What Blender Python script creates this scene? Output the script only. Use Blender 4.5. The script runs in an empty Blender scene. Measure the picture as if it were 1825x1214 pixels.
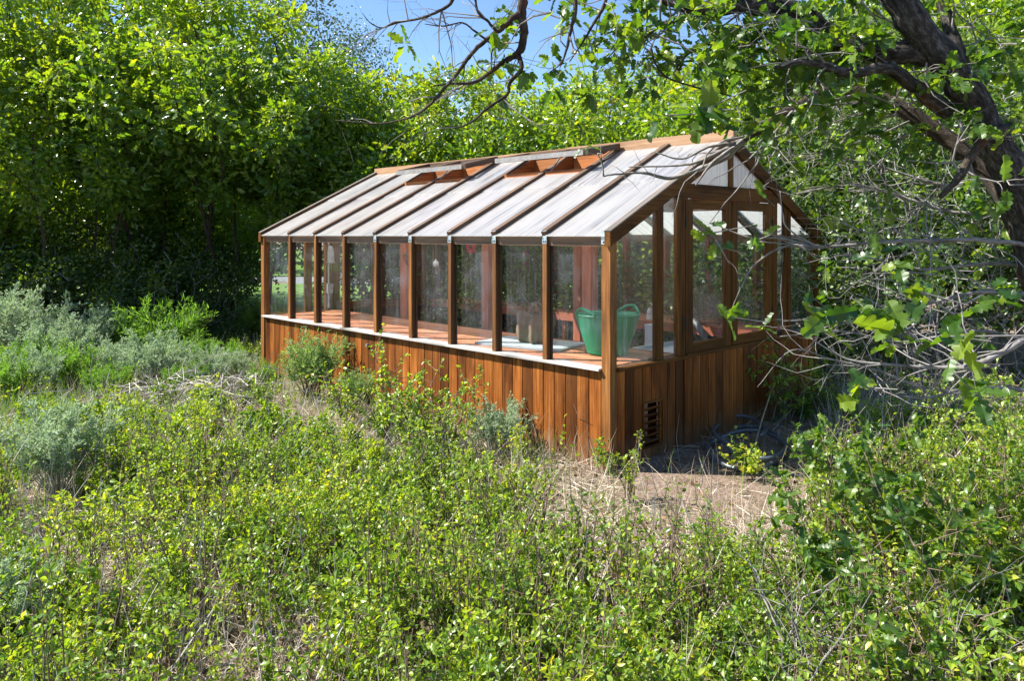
import bpy, math, random
import numpy as np
from mathutils import Vector, Matrix

SEED = 11
random.seed(SEED)
rng = np.random.default_rng(SEED)
PI = math.pi
sc = bpy.context.scene
COL = sc.collection

# ------------------------------------------------------------------ camera model
F, CX, HY, EYE = 1390.0, 912.5, 418.0, 1.79
def P(px, py, Y):
    """photo pixel at distance Y -> world point"""
    return np.array([(px - CX) / F * Y, Y, EYE - (py - HY) / F * Y])
def G(px, py, z=0.0):
    """photo pixel on the ground -> world point"""
    return P(px, py, F * (EYE - z) / (py - HY))

# ------------------------------------------------------------------ helpers: tags
def tag(o, label=None, cat=None, group=None, kind=None):
    if label: o['label'] = label
    if cat: o['category'] = cat
    if group: o['group'] = group
    if kind: o['kind'] = kind
    return o
def empty(name, loc=(0, 0, 0), rz=0.0, label=None, cat=None, group=None):
    o = bpy.data.objects.new(name, None)
    o.location = loc; o.rotation_euler = (0, 0, rz); o.empty_display_size = .1
    COL.objects.link(o)
    return tag(o, label, cat, group)
def copy_tree(o, parent=None):
    c = o.copy(); COL.objects.link(c)
    if parent is not None: c.parent = parent
    for ch in list(o.children): copy_tree(ch, c)
    return c
def link(name, me, mat, parent=None):
    o = bpy.data.objects.new(name, me)
    if mat: me.materials.append(mat)
    COL.objects.link(o)
    if parent is not None: o.parent = parent
    return o

# ------------------------------------------------------------------ helpers: numpy meshes
def np_mesh(name, verts, faces_list, rnd=None, gv=None, smooth=False, mat_ids=None):
    """faces_list: list of int arrays (n,k)"""
    me = bpy.data.meshes.new(name)
    verts = np.asarray(verts, dtype=np.float32)
    faces_list = [f for f in faces_list if len(f)]
    me.vertices.add(len(verts)); me.vertices.foreach_set('co', verts.ravel())
    loops = np.concatenate([f.ravel() for f in faces_list]).astype(np.int32)
    sizes = np.concatenate([np.full(len(f), f.shape[1], np.int32) for f in faces_list])
    starts = np.concatenate([[0], np.cumsum(sizes)[:-1]]).astype(np.int32)
    me.loops.add(len(loops)); me.loops.foreach_set('vertex_index', loops)
    me.polygons.add(len(sizes))
    me.polygons.foreach_set('loop_start', starts)
    me.polygons.foreach_set('loop_total', sizes)
    me.polygons.foreach_set('use_smooth', np.full(len(sizes), bool(smooth)))
    if mat_ids is not None: me.polygons.foreach_set('material_index', np.asarray(mat_ids, np.int32))
    if rnd is not None:
        a = me.attributes.new('rnd', 'FLOAT', 'POINT'); a.data.foreach_set('value', np.asarray(rnd, np.float32))
    if gv is not None:
        a = me.attributes.new('gv', 'FLOAT_VECTOR', 'POINT'); a.data.foreach_set('vector', np.asarray(gv, np.float32).ravel())
    me.update(calc_edges=True)
    return me

class MB:
    """collects simple solids into one mesh, with a grain coordinate and a random value per solid"""
    def __init__(self): self.v = []; self.f = []; self.r = []; self.g = []; self.n = 0
    def add(self, v, f, grain=2, r=None, gv=None):
        v = np.asarray(v, float)
        r = random.random() if r is None else r
        if gv is None:
            o = np.array([random.uniform(0, 50) for _ in range(3)])
            order = {0: (0, 1, 2), 1: (1, 0, 2), 2: (2, 0, 1)}[grain]
            gv = v[:, order] + o
        self.v.append(v); self.g.append(gv); self.r.append(np.full(len(v), r))
        self.f += [tuple(i + self.n for i in q) for q in f]
        self.n += len(v)
        return self
    def box(self, x0, x1, y0, y1, z0, z1, grain=None, r=None):
        d = (abs(x1 - x0), abs(y1 - y0), abs(z1 - z0))
        if grain is None: grain = int(np.argmax(d))
        v = [(x, y, z) for x in (x0, x1) for y in (y0, y1) for z in (z0, z1)]
        f = [(0, 1, 3, 2), (4, 6, 7, 5), (0, 4, 5, 1), (2, 3, 7, 6), (0, 2, 6, 4), (1, 5, 7, 3)]
        return self.add(v, f, grain, r)
    def beam(self, a, b, w, h, up=(0, 0, 1), r=None):
        """box from a to b, w across, h along up; centred on the axis"""
        a = np.array(a, float); b = np.array(b, float)
        d = b - a; L = np.linalg.norm(d); d /= L
        s = np.cross(d, np.array(up, float)); s /= np.linalg.norm(s); u = np.cross(s, d)
        v = []; gv = []; o = np.array([random.uniform(0, 50) for _ in range(3)])
        for e, p in ((0, a), (L, b)):
            for i in (-.5, .5):
                for j in (-.5, .5):
                    v.append(p + s * w * i + u * h * j); gv.append(o + np.array([e, w * i, h * j]))
        f = [(0, 1, 3, 2), (4, 6, 7, 5), (0, 4, 5, 1), (2, 3, 7, 6), (0, 2, 6, 4), (1, 5, 7, 3)]
        return self.add(v, f, 0, r, np.array(gv))
    def prism(self, poly, axis, a, b, grain=2, r=None):
        """poly: list of 2D pts in the plane normal to axis (0,1,2), extruded from a to b"""
        n = len(poly); v = []
        for e in (a, b):
            for p, q in poly:
                v.append({0: (e, p, q), 1: (p, e, q), 2: (p, q, e)}[axis])
        f = [tuple(range(n)), tuple(range(2 * n - 1, n - 1, -1))]
        f += [(i, i + n, (i + 1) % n + n, (i + 1) % n) for i in range(n)]
        return self.add(v, f, grain, r)
    def tube(self, pts, rad, n=8, cap=True, r=None):
        pts = np.asarray(pts, float); m = len(pts)
        rad = np.full(m, rad) if np.isscalar(rad) else np.asarray(rad, float)
        v = []; gv = []; L = 0; o = np.array([random.uniform(0, 50) for _ in range(3)])
        t = np.gradient(pts, axis=0); t /= np.linalg.norm(t, axis=1)[:, None] + 1e-9
        ref = np.array([0, 0, 1.]) if abs(t[0][2]) < .9 else np.array([1., 0, 0])
        s = np.cross(t[0], ref); s /= np.linalg.norm(s)
        for i in range(m):
            s = s - t[i] * np.dot(s, t[i]); s /= np.linalg.norm(s) + 1e-9
            u = np.cross(t[i], s)
            if i: L += np.linalg.norm(pts[i] - pts[i - 1])
            for k in range(n):
                a = 2 * PI * k / n
                v.append(pts[i] + rad[i] * (math.cos(a) * s + math.sin(a) * u))
                gv.append(o + np.array([L, rad[i] * math.cos(a), rad[i] * math.sin(a)]))
        f = [(i * n + k, i * n + (k + 1) % n, (i + 1) * n + (k + 1) % n, (i + 1) * n + k) for i in range(m - 1) for k in range(n)]
        if cap: f += [tuple(range(n - 1, -1, -1)), tuple((m - 1) * n + k for k in range(n))]
        return self.add(v, f, 0, r, np.array(gv))
    def lathe(self, prof, n=32, c=(0, 0), r=None):
        v = []; m = len(prof)
        for rr, z in prof:
            for k in range(n):
                a = 2 * PI * k / n; v.append((c[0] + rr * math.cos(a), c[1] + rr * math.sin(a), z))
        f = [(i * n + k, i * n + (k + 1) % n, (i + 1) * n + (k + 1) % n, (i + 1) * n + k) for i in range(m - 1) for k in range(n)]
        return self.add(v, f, 2, r)
    def build(self, name, mat, parent=None, smooth=False):
        v = np.concatenate(self.v); by = {}
        for q in self.f: by.setdefault(len(q), []).append(q)
        me = np_mesh(name, v, [np.array(q) for q in by.values()], np.concatenate(self.r), np.concatenate(self.g), smooth)
        return link(name, me, mat, parent)

# ------------------------------------------------------------------ materials
class NT:
    def __init__(self, name):
        self.m = bpy.data.materials.new(name); self.m.use_nodes = True
        self.t = self.m.node_tree; self.t.nodes.clear()
        self.out = self.n('ShaderNodeOutputMaterial')
    def n(self, typ, **kw):
        x = self.t.nodes.new(typ)
        for k, v in kw.items():
            if hasattr(x, k): setattr(x, k, v)
            else: x.inputs[k].default_value = v
        return x
    def l(self, a, b): self.t.links.new(a, b)
    def attr(self, name): return self.n('ShaderNodeAttribute', attribute_name=name)
    def ramp(self, fac, stops):
        r = self.n('ShaderNodeValToRGB'); e = r.color_ramp.elements
        e[0].position, e[0].color = stops[0][0], (*stops[0][1], 1)
        e[1].position, e[1].color = stops[-1][0], (*stops[-1][1], 1)
        for p, c in stops[1:-1]:
            q = e.new(p); q.color = (*c, 1)
        self.l(fac, r.inputs[0]); return r.outputs[0]
    def noise(self, vec, scale, detail=3, rough=.55):
        x = self.n('ShaderNodeTexNoise'); x.inputs['Scale'].default_value = scale
        x.inputs['Detail'].default_value = detail; x.inputs['Roughness'].default_value = rough
        if vec is not None: self.l(vec, x.inputs['Vector'])
        return x.outputs['Fac']
    def mapping(self, vec, scale):
        x = self.n('ShaderNodeMapping'); x.inputs['Scale'].default_value = scale
        self.l(vec, x.inputs['Vector']); return x.outputs[0]
    def mix(self, fac, a, b, mode='MIX'):
        x = self.n('ShaderNodeMix', data_type='RGBA', blend_type=mode)
        for val, s in ((fac, x.inputs[0]), (a, x.inputs[6]), (b, x.inputs[7])):
            if hasattr(val, 'is_linked') or hasattr(val, 'links'): self.l(val, s)
            else: s.default_value = (*val, 1) if isinstance(val, tuple) else val
        return x.outputs[2]
    def math(self, op, a, b=0.0, clamp=False):
        x = self.n('ShaderNodeMath', operation=op); x.use_clamp = clamp
        for val, s in ((a, x.inputs[0]), (b, x.inputs[1])):
            if hasattr(val, 'links'): self.l(val, s)
            else: s.default_value = val
        return x.outputs[0]
    def mixs(self, fac, a, b):
        x = self.n('ShaderNodeMixShader')
        if hasattr(fac, 'links'): self.l(fac, x.inputs[0])
        else: x.inputs[0].default_value = fac
        self.l(a, x.inputs[1]); self.l(b, x.inputs[2]); return x.outputs[0]
    def bump(self, h, strength=.4, dist=.01):
        x = self.n('ShaderNodeBump'); x.inputs['Strength'].default_value = strength; x.inputs['Distance'].default_value = dist
        self.l(h, x.inputs['Height']); return x.outputs[0]
    def bsdf(self, col, rough=.6, normal=None, spec=.4, metal=0.0):
        b = self.n('ShaderNodeBsdfPrincipled')
        if hasattr(col, 'links'): self.l(col, b.inputs['Base Color'])
        else: b.inputs['Base Color'].default_value = (*col, 1)
        if hasattr(rough, 'links'): self.l(rough, b.inputs['Roughness'])
        else: b.inputs['Roughness'].default_value = rough
        b.inputs['Specular IOR Level'].default_value = spec; b.inputs['Metallic'].default_value = metal
        if normal is not None: self.l(normal, b.inputs['Normal'])
        return b.outputs[0]
    def done(self, sh): self.l(sh, self.out.inputs[0]); return self.m

def wood(name, dark, mid, light, grey=(.3, .27, .24), greyamt=.2, rough=.6, spec=.35, varamt=.55, splash=False):
    k = NT(name); gv = k.attr('gv').outputs['Vector']; rnd = k.attr('rnd').outputs['Fac']
    grain = k.noise(k.mapping(gv, (2.2, 55, 55)), 1.0, 5, .62)
    broad = k.noise(k.mapping(gv, (1.1, 7, 7)), 1.0, 4, .6)
    blot = k.noise(k.mapping(gv, (3.0, 9, 9)), 1.0, 5, .7)
    f = k.math('ADD', k.math('MULTIPLY', grain, .6), k.math('MULTIPLY', broad, .5))
    c = k.ramp(f, [(.32, dark), (.55, mid), (.78, light)])
    v = k.ramp(rnd, [(0, (1 - varamt,) * 3), (1, (1 + varamt * .4,) * 3)])
    c = k.mix(1.0, c, v, 'MULTIPLY')
    g = k.math('MULTIPLY', k.math('SUBTRACT', blot, .5, True), greyamt * 6, True)
    c = k.mix(g, c, grey)
    st = k.math('MULTIPLY', k.math('SUBTRACT', .42, broad, True), 5.0, True)
    c = k.mix(st, c, tuple(x * .45 for x in dark))
    if splash:
        ob = k.n('ShaderNodeTexCoord').outputs['Object']; sp = k.n('ShaderNodeSeparateXYZ'); k.l(ob, sp.inputs[0])
        edge = k.noise(k.mapping(ob, (9, 9, 3)), 1.0, 4, .7)
        up = k.math('SUBTRACT', k.math('MULTIPLY', edge, .42), sp.outputs['Z'])
        c = k.mix(k.math('MULTIPLY', k.math('MULTIPLY', up, 5.0, True), .6), c, (.17, .12, .075))
    return k.done(k.bsdf(c, rough, k.bump(f, .5, .004), spec))

def leaf(name, stops, trans=.45, tcol=(1.9, 2.0, .9), rough=.36, spec=.65):
    k = NT(name); rnd = k.attr('rnd').outputs['Fac']
    c = k.ramp(rnd, stops)
    b = k.bsdf(c, rough, None, spec)
    t = k.n('ShaderNodeBsdfTranslucent')
    k.l(k.mix(1.0, c, tcol, 'MULTIPLY'), t.inputs[0])
    return k.done(k.mixs(trans, b, t.outputs[0]))

def plain(name, col, rough=.6, spec=.4, metal=0.0, var=.25, scale=20, bumpy=0.0):
    k = NT(name); tc = k.n('ShaderNodeTexCoord').outputs['Object']
    n = k.noise(tc, scale, 4, .6)
    c = k.ramp(n, [(.3, tuple(x * (1 - var) for x in col)), (.7, tuple(min(1, x * (1 + var)) for x in col))])
    return k.done(k.bsdf(c, rough, k.bump(n, bumpy, .01) if bumpy else None, spec, metal))

def bark(name, a, b, c, scale=1.0, hgt=.02, strength=.9):
    k = NT(name); gv = k.attr('gv').outputs['Vector']
    n1 = k.noise(k.mapping(gv, (16 * scale, 42 * scale, 42 * scale)), 1.0, 6, .72)
    n2 = k.noise(k.mapping(gv, (3, 6, 6)), 1.0, 3, .6)
    col = k.ramp(n1, [(.33, a), (.52, b), (.7, c)])
    red = k.math('MULTIPLY', k.math('SUBTRACT', n2, .62, True), 6.0, True)
    col = k.mix(red, col, (.16, .045, .02))
    return k.done(k.bsdf(col, .9, k.bump(n1, strength, hgt), .2))

M = {}
M['cedar'] = wood('cedar_siding', (.034, .009, .0018), (.215, .064, .010), (.44, .17, .037), grey=(.05, .022, .008), greyamt=.42, varamt=.6, spec=.15, splash=True)
M['frame'] = wood('cedar_frame', (.028, .010, .002), (.115, .045, .009), (.25, .11, .026), grey=(.05, .02, .006), greyamt=.15, varamt=.3, spec=.12)
M['dark_post'] = wood('post_shade_and_backing', (.018, .009, .004), (.055, .026, .010), (.12, .06, .025), grey=(.03, .018, .01), greyamt=.15, varamt=.3)  # near-black tone paints shade onto the post sides; wall backing shares it
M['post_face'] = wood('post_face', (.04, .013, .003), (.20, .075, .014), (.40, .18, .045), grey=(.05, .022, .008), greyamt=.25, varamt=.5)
M['redwood'] = wood('redwood_inside', (.12, .03, .013), (.30, .085, .04), (.44, .15, .08), grey=(.4, .2, .14), greyamt=.08, varamt=.35)
M['curb'] = wood('sunlit_curb', (.13, .035, .008), (.42, .14, .035), (.62, .28, .09), grey=(.2, .08, .03), greyamt=.1, varamt=.3)  # redwood made brighter orange, sunlight put into the colour
M['weathered'] = wood('weathered_wood', (.045, .026, .014), (.12, .07, .04), (.22, .14, .09), grey=(.2, .16, .13), greyamt=.2, varamt=.3)
M['grey_cap'] = wood('grey_cap', (.05, .04, .032), (.13, .105, .085), (.24, .2, .17), grey=(.22, .2, .18), greyamt=.2, varamt=.2)
M['ridge'] = wood('ridge_wood', (.2, .1, .045), (.40, .23, .12), (.55, .36, .22), grey=(.42, .33, .25), greyamt=.15, varamt=.25)
M['sill'] = wood('pale_sill', (.22, .20, .18), (.42, .39, .36), (.58, .55, .52), grey=(.7, .68, .66), greyamt=.2, varamt=.15)
M['bench'] = wood('bench_planks', (.24, .075, .03), (.50, .19, .095), (.66, .32, .18), grey=(.5, .32, .24), greyamt=.12, varamt=.3)
M['dark_back'] = plain('dark_backing', (.018, .011, .007), .9, .1)
M['metal'] = plain('galvanised_steel', (.42, .5, .53), .45, .5, .6, .2, 60)
M['dark_metal'] = plain('dark_iron', (.035, .033, .032), .5, .5, .3)
M['grey_bar'] = plain('grey_aluminium', (.26, .25, .24), .5, .5, .3)

def glazing():
    k = NT('dusty_glazing'); tc = k.n('ShaderNodeTexCoord').outputs['Object']
    tr = k.n('ShaderNodeBsdfTransparent'); tr.inputs[0].default_value = (.97, .985, .985, 1)
    gl = k.n('ShaderNodeBsdfGlossy'); gl.inputs['Roughness'].default_value = .06; gl.inputs[0].default_value = (.9, .95, 1, 1)
    fr = k.n('ShaderNodeLayerWeight'); fc = k.math('ADD', k.math('MULTIPLY', k.math('POWER', fr.outputs['Facing'], 4.0), .45), .025)
    g = k.mixs(fc, tr.outputs[0], gl.outputs[0])
    streak = k.noise(k.mapping(tc, (38, 38, 1.6)), 1.0, 4, .6)
    cloud = k.noise(tc, 3.2, 4, .6)
    spot = k.noise(tc, 95, 2, .5)
    d = k.math('ADD', k.math('MULTIPLY', k.math('SUBTRACT', streak, .5, True), .20), k.math('MULTIPLY', k.math('SUBTRACT', cloud, .50, True), .30))
    d = k.math('ADD', d, k.math('MULTIPLY', k.math('SUBTRACT', spot, .69, True), 1.0))
    d = k.math('ADD', d, .004, True)
    df = k.n('ShaderNodeBsdfDiffuse'); df.inputs[0].default_value = (.60, .68, .80, 1)
    tl = k.n('ShaderNodeBsdfTranslucent'); tl.inputs[0].default_value = (.60, .68, .80, 1)
    dust = k.mixs(.5, df.outputs[0], tl.outputs[0])
    return k.done(k.mixs(d, g, dust))
M['glass'] = glazing()

def polycarb():
    k = NT('polycarbonate_sheet'); gv = k.attr('gv').outputs['Vector']
    rib = k.noise(k.mapping(gv, (.5, 34, 2)), 1.0, 4, .75)
    broad = k.noise(k.mapping(gv, (1.3, 5, 2)), 1.0, 3, .6)
    s = k.math('MULTIPLY', k.math('SUBTRACT', rib, .47, True), 5.0, True)
    s = k.math('MULTIPLY', s, k.math('MULTIPLY', k.math('SUBTRACT', broad, .38, True), 5.0, True), True)
    df = k.n('ShaderNodeBsdfDiffuse'); k.l(k.mix(s, k.mix(k.math('MULTIPLY', broad, .5), (.74, .735, .72), (.60, .59, .57)), (.22, .25, .33)), df.inputs[0])
    tl = k.n('ShaderNodeBsdfTranslucent'); tl.inputs[0].default_value = (.93, .92, .89, 1)
    tr = k.n('ShaderNodeBsdfTransparent'); tr.inputs[0].default_value = (.75, .78, .84, 1)
    gl = k.n('ShaderNodeBsdfGlossy'); gl.inputs['Roughness'].default_value = .22; gl.inputs[0].default_value = (.9, .94, 1, 1)
    a = k.mixs(.70, df.outputs[0], tl.outputs[0])
    a = k.mixs(k.math('ADD', k.math('MULTIPLY', s, .35), .20), a, tr.outputs[0])
    fr = k.n('ShaderNodeLayerWeight'); fc = k.math('ADD', k.math('MULTIPLY', k.math('POWER', fr.outputs['Facing'], 4.0), .4), .03)
    return k.done(k.mixs(fc, a, gl.outputs[0]))
M['poly'] = polycarb()

# foliage
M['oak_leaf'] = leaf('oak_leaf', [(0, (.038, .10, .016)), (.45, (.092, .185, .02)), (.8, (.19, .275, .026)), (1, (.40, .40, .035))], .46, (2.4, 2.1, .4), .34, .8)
M['shaded_leaf'] = leaf('shaded_oak_leaf', [(0, (.022, .06, .013)), (.6, (.06, .115, .018)), (1, (.16, .21, .022))], .36, (2.1, 2.0, .6))  # darker copy of the oak leaf, shade put into its colour
M['oak_leaf_near'] = leaf('oak_leaf_near', [(0, (.025, .075, .016)), (.6, (.075, .15, .02)), (.965, (.17, .24, .025)), (1, (.40, .33, .02))], .48, (2.3, 2.1, .5), .38)
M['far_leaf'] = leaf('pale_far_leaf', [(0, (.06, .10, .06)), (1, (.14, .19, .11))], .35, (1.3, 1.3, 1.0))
M['shrub_leaf'] = leaf('shrub_leaf', [(0, (.045, .125, .018)), (.5, (.17, .28, .028)), (.85, (.31, .40, .037)), (1, (.48, .46, .06))], .42, (2.1, 1.9, .5), .4)
M['sage_leaf'] = leaf('sage_leaf', [(0, (.19, .28, .16)), (1, (.44, .54, .35))], .30, (1.2, 1.25, .85), .7, .2)
M['willow_leaf'] = leaf('rabbit_leaf', [(0, (.11, .20, .06)), (1, (.27, .38, .15))], .35, (1.7, 1.7, .8), .5, .3)
M['grass'] = leaf('green_grass', [(0, (.08, .18, .025)), (1, (.19, .32, .05))], .4, (1.8, 1.9, .8), .5, .3)
M['straw'] = leaf('dry_straw', [(0, (.34, .27, .19)), (.5, (.55, .48, .37)), (1, (.74, .69, .58))], .2, (1.1, 1.05, .9), .8, .2)
M['litter'] = leaf('leaf_litter', [(0, (.07, .035, .02)), (.5, (.19, .11, .06)), (1, (.38, .28, .17))], .1, (1, 1, 1), .9, .1)
M['bark'] = bark('oak_bark', (.006, .005, .004), (.055, .048, .043), (.19, .178, .168))
M['bark_dark'] = bark('dark_bark', (.02, .014, .010), (.065, .05, .038), (.13, .11, .09))
M['twig'] = bark('grey_twig', (.10, .09, .085), (.22, .205, .195), (.36, .34, .325), 1.0, .003, .5)
M['stem'] = bark('brown_stem', (.07, .045, .03), (.17, .12, .085), (.30, .24, .18), 1.0, .002, .3)
M['dead'] = bark('dead_stem', (.28, .24, .20), (.48, .44, .39), (.66, .62, .57), 1.0, .002, .3)

# ------------------------------------------------------------------ world, sun, camera
SUN_DIR = Vector((-.993, .115, 0)).normalized()
EL = math.radians(47.5)
w = bpy.data.worlds.new('World'); sc.world = w; w.use_nodes = True
nt = w.node_tree; bg = nt.nodes['Background']
sky = nt.nodes.new('ShaderNodeTexSky'); sky.sky_type = 'NISHITA'; sky.sun_disc = False
sky.sun_elevation = EL; sky.sun_rotation = math.atan2(SUN_DIR.x, SUN_DIR.y)
sky.altitude = 1800; sky.air_density = 1.0; sky.dust_density = .5; sky.ozone_density = 2.0
hsv = nt.nodes.new('ShaderNodeHueSaturation'); hsv.inputs['Saturation'].default_value = 1.08; nt.links.new(sky.outputs[0], hsv.inputs['Color']); nt.links.new(hsv.outputs[0], bg.inputs[0]); bg.inputs[1].default_value = .088
sun = bpy.data.lights.new('sun', 'SUN'); sun.energy = 5.0; sun.angle = math.radians(.53); sun.color = (1, .95, .87)
so = bpy.data.objects.new('sun', sun); COL.objects.link(so)
tosun = Vector((SUN_DIR.x * math.cos(EL), SUN_DIR.y * math.cos(EL), math.sin(EL)))
so.rotation_euler = tosun.to_track_quat('Z', 'Y').to_euler(); so.location = (-8, 8, 12)

cam = bpy.data.cameras.new('camera'); co = bpy.data.objects.new('camera', cam); COL.objects.link(co)
co.location = (0, 0, EYE); co.rotation_euler = (PI / 2, 0, 0)
cam.sensor_width = 36; cam.lens = F / 1825 * 36; cam.shift_y = -(607 - HY) / 1825
cam.clip_start = .05; cam.clip_end = 2000
sc.camera = co
sc.view_settings.view_transform = 'Standard'; sc.view_settings.look = 'None'
sc.view_settings.exposure = 1.45; sc.view_settings.gamma = 1
cy = sc.cycles
cy.max_bounces = 8; cy.diffuse_bounces = 3; cy.glossy_bounces = 3; cy.transmission_bounces = 5; cy.transparent_max_bounces = 24
cy.use_denoising = True; cy.denoiser = 'OPENIMAGEDENOISE'; cy.denoising_input_passes = 'RGB_ALBEDO_NORMAL'; cy.denoising_prefilter = 'ACCURATE'; cy.sample_clamp_indirect = 6; cy.caustics_reflective = False; cy.caustics_refractive = False

# ------------------------------------------------------------------ ground
def gh(x, y):
    """gentle unevenness of the ground"""
    d = np.clip((np.hypot(x - .6, y - 8.0) - 4.2) / 3, 0, 1)
    z = .05 * np.sin(x * 1.3 + .6) * np.cos(y * 1.1) + .03 * np.sin(x * 3.1 + y * 2.3)
    return z * d * np.clip((60 - np.hypot(x, y)) / 40, 0, 1)
def ground():
    a = np.concatenate([np.linspace(-600, -30, 20), np.linspace(-28, 28, 225), np.linspace(30, 600, 20)])
    X, Y = np.meshgrid(a, a + 10, indexing='ij')
    Z = gh(X, Y)
    n = len(a); v = np.stack([X, Y, Z], -1).reshape(-1, 3)
    i = np.arange(n * n).reshape(n, n)
    f = np.stack([i[:-1, :-1], i[1:, :-1], i[1:, 1:], i[:-1, 1:]], -1).reshape(-1, 4)
    k = NT('dry_soil'); tc = k.n('ShaderNodeTexCoord').outputs['Object']
    fine = k.noise(tc, 38, 6, .7); med = k.noise(tc, 7, 5, .65); big = k.noise(tc, .55, 3, .6)
    c = k.ramp(fine, [(.3, (.08, .052, .038)), (.5, (.26, .19, .145)), (.72, (.43, .34, .275))])
    c2 = k.ramp(fine, [(.3, (.06, .04, .028)), (.7, (.22, .16, .11))])
    c = k.mix(k.math('MULTIPLY', k.math('SUBTRACT', med, .46, True), 5.0, True), c, c2)
    gcol = k.ramp(fine, [(.3, (.05, .07, .02)), (.7, (.17, .19, .06))])
    c = k.mix(k.math('MULTIPLY', k.math('SUBTRACT', big, .48, True), 3.0, True), c, gcol)
    m = k.done(k.bsdf(c, .95, k.bump(k.math('ADD', fine, med), .9, .03), .15))
    o = link('ground', np_mesh('ground', v, [f], smooth=True), m); o['kind'] = 'structure'
    mb = MB(); mb.prism([(-40, 15.5), (6, 17.5), (6, 27.4), (-40, 27.4)], 2, .055, .06)
    mb.prism([(-90, 32.7), (20, 32.7), (30, 90), (-160, 90)], 2, .055, .06)
    v_ = mb.build('grass_verge', plain('far_grass', (.11, .19, .03), .9, .2, 0, .5, 6, .6)); v_['kind'] = 'structure'
    # paved road far behind the thicket
    mb = MB(); mb.prism([(-60, 27.5), (30, 27.5), (30, 32.5), (-60, 32.5)], 2, .0, .03)
    r = mb.build('road', plain('asphalt', (.20, .20, .21), .9, .2, 0, .2, 30)); r['kind'] = 'structure'
ground()

# ------------------------------------------------------------------ greenhouse
TH = .7681; C0 = np.array([.696, 5.977])
gu = np.array([-math.sin(TH), math.cos(TH)]); gvv = np.array([math.cos(TH), math.sin(TH)])
def W2(wv, t, z=0.0):
    p = C0 + gvv * wv + gu * t
    return np.array([p[0], p[1], z])
def inside(x, y, m=.12):
    dx, dy = x - C0[0], y - C0[1]
    wv = dx * gvv[0] + dy * gvv[1]; t = dx * gu[0] + dy * gu[1]
    return (wv > -m) & (wv < 3.49 + m) & (t > -.1 - m) & (t < 5.58 + m)

BAY, NB, L = .61, 9, 5.49
W0, W1, WC = -.03, 3.49, 1.731
ZS, ZE, ZR = .767, 1.80, 2.65
SL = (ZR - ZE) / WC
def zr(wv): return ZE + SL * (wv if wv <= WC else 2 * WC - wv)
gh_root = empty('greenhouse', (C0[0], C0[1], 0), TH, 'timber greenhouse of brown cedar with dusty glazed walls and white ribbed roof sheets', 'greenhouse')
R = gh_root

def planks(t0, t1, plane, axis, z0, z1, wid=.122, thick=.02, sgn=-1, holes=()):
    """vertical boards; axis 1: wall along t at w=plane, axis 0: wall along w at t=plane"""
    mb = MB(); n = max(1, round((t1 - t0) / wid)); d = (t1 - t0) / n
    for i in range(n):
        a = t0 + i * d + .0042; b = t0 + (i + 1) * d - .0042
        o = plane + sgn * (thick + random.uniform(-.002, .002))
        for (c0, c1) in ([(z0, z1)] if not any(h[0] < (a + b) / 2 < h[1] for h in holes) else [(z0, holes[0][2]), (holes[0][3], z1)]):
            if axis == 1: mb.box(min(plane, o), max(plane, o), a, b, c0, c1, grain=2)
            else: mb.box(a, b, min(plane, o), max(plane, o), c0, c1, grain=2)
    return mb
# long walls, boards
planks(0, L, 0, 1, -.06, ZS - .03).build('siding', M['cedar'], R)
planks(0, L, W1 - .03, 1, -.06, ZS - .03, sgn=1).build('siding', M['cedar'], R)
bk = MB(); bk.box(.002, .02, .0, L, -.05, ZS - .035); bk.build('wall_backing', M['dark_post'], R)
bk = MB(); bk.box(W1 - .05, W1 - .032, .0, L, -.05, ZS - .035); bk.build('wall_backing', M['dark_post'], R)
# sills of the long walls
s = MB()
for a, b in ((-.01, 1.83), (1.832, 3.66), (3.662, L + .02)): s.box(-.064, .06, a, b, ZS - .018, ZS)
s.build('sill', M['sill'], R)
s = MB(); s.box(W1 - .09, W1 + .045, -.01, L + .02, ZS - .028, ZS); s.build('sill', M['sill'], R)
# corner posts
for (x0, x1) in ((W0, .05), (W1 - .08, W1)):
    for (y0, y1) in ((-.095, -.012), (L + .022, L + .10)):
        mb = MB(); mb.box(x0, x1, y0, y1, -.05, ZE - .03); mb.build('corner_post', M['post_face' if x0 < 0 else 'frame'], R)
# wall posts
for i in range(1, NB):
    for side in (0, 1):
        t1 = BAY * i; t0 = t1 - .046
        mb = MB()
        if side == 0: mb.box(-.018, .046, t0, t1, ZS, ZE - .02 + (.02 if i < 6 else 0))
        else: mb.box(W1 - .105, W1, t0, t1, ZS, ZE - .02)
        # glazing stops on both sides of the post
        if side == 0:
            mb.box(.014, .026, t1, t1 + .012, ZS + .002, ZE - .10); mb.box(.014, .026, t0 - .012, t0, ZS + .002, ZE - .10)
        wp = mb.build('wall_post', M['dark_post' if side == 0 else 'redwood'], R)  # near-side post body coloured dark to stand for its shaded side
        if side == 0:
            mb = MB(); mb.box(-.032, -.0185, t0 + .001, t1 - .001, ZS + .001, ZE - .02 + (.02 if i < 6 else 0)); mb.build('lit_face_strip', M['post_face'], wp)  # added strip that carries the sunlit face of the post
# eave beams
for x0, x1 in ((-.008, .062), (W1 - .092, W1 - .022)):
    mb = MB()
    for i in range(NB):
        a = BAY * i + (.0 if i else -.01); b = BAY * (i + 1) - .047 if i < NB - 1 else L + .02
        mb.box(x0, x1, a, b, ZE - .10, ZE - .012, grain=1)
    mb.build('eave_beam', M['weathered'], R)
# glass panes of the long walls
for i in range(NB):
    a = BAY * i + (.001 if i else -.01); b = BAY * (i + 1) - .047 if i < NB - 1 else L + .02
    for x in (.029, W1 - .062):
        mb = MB(); mb.box(x, x + .005, a, b, ZS + .001, ZE - .101); mb.build('window_pane', M['glass'], R)
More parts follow.
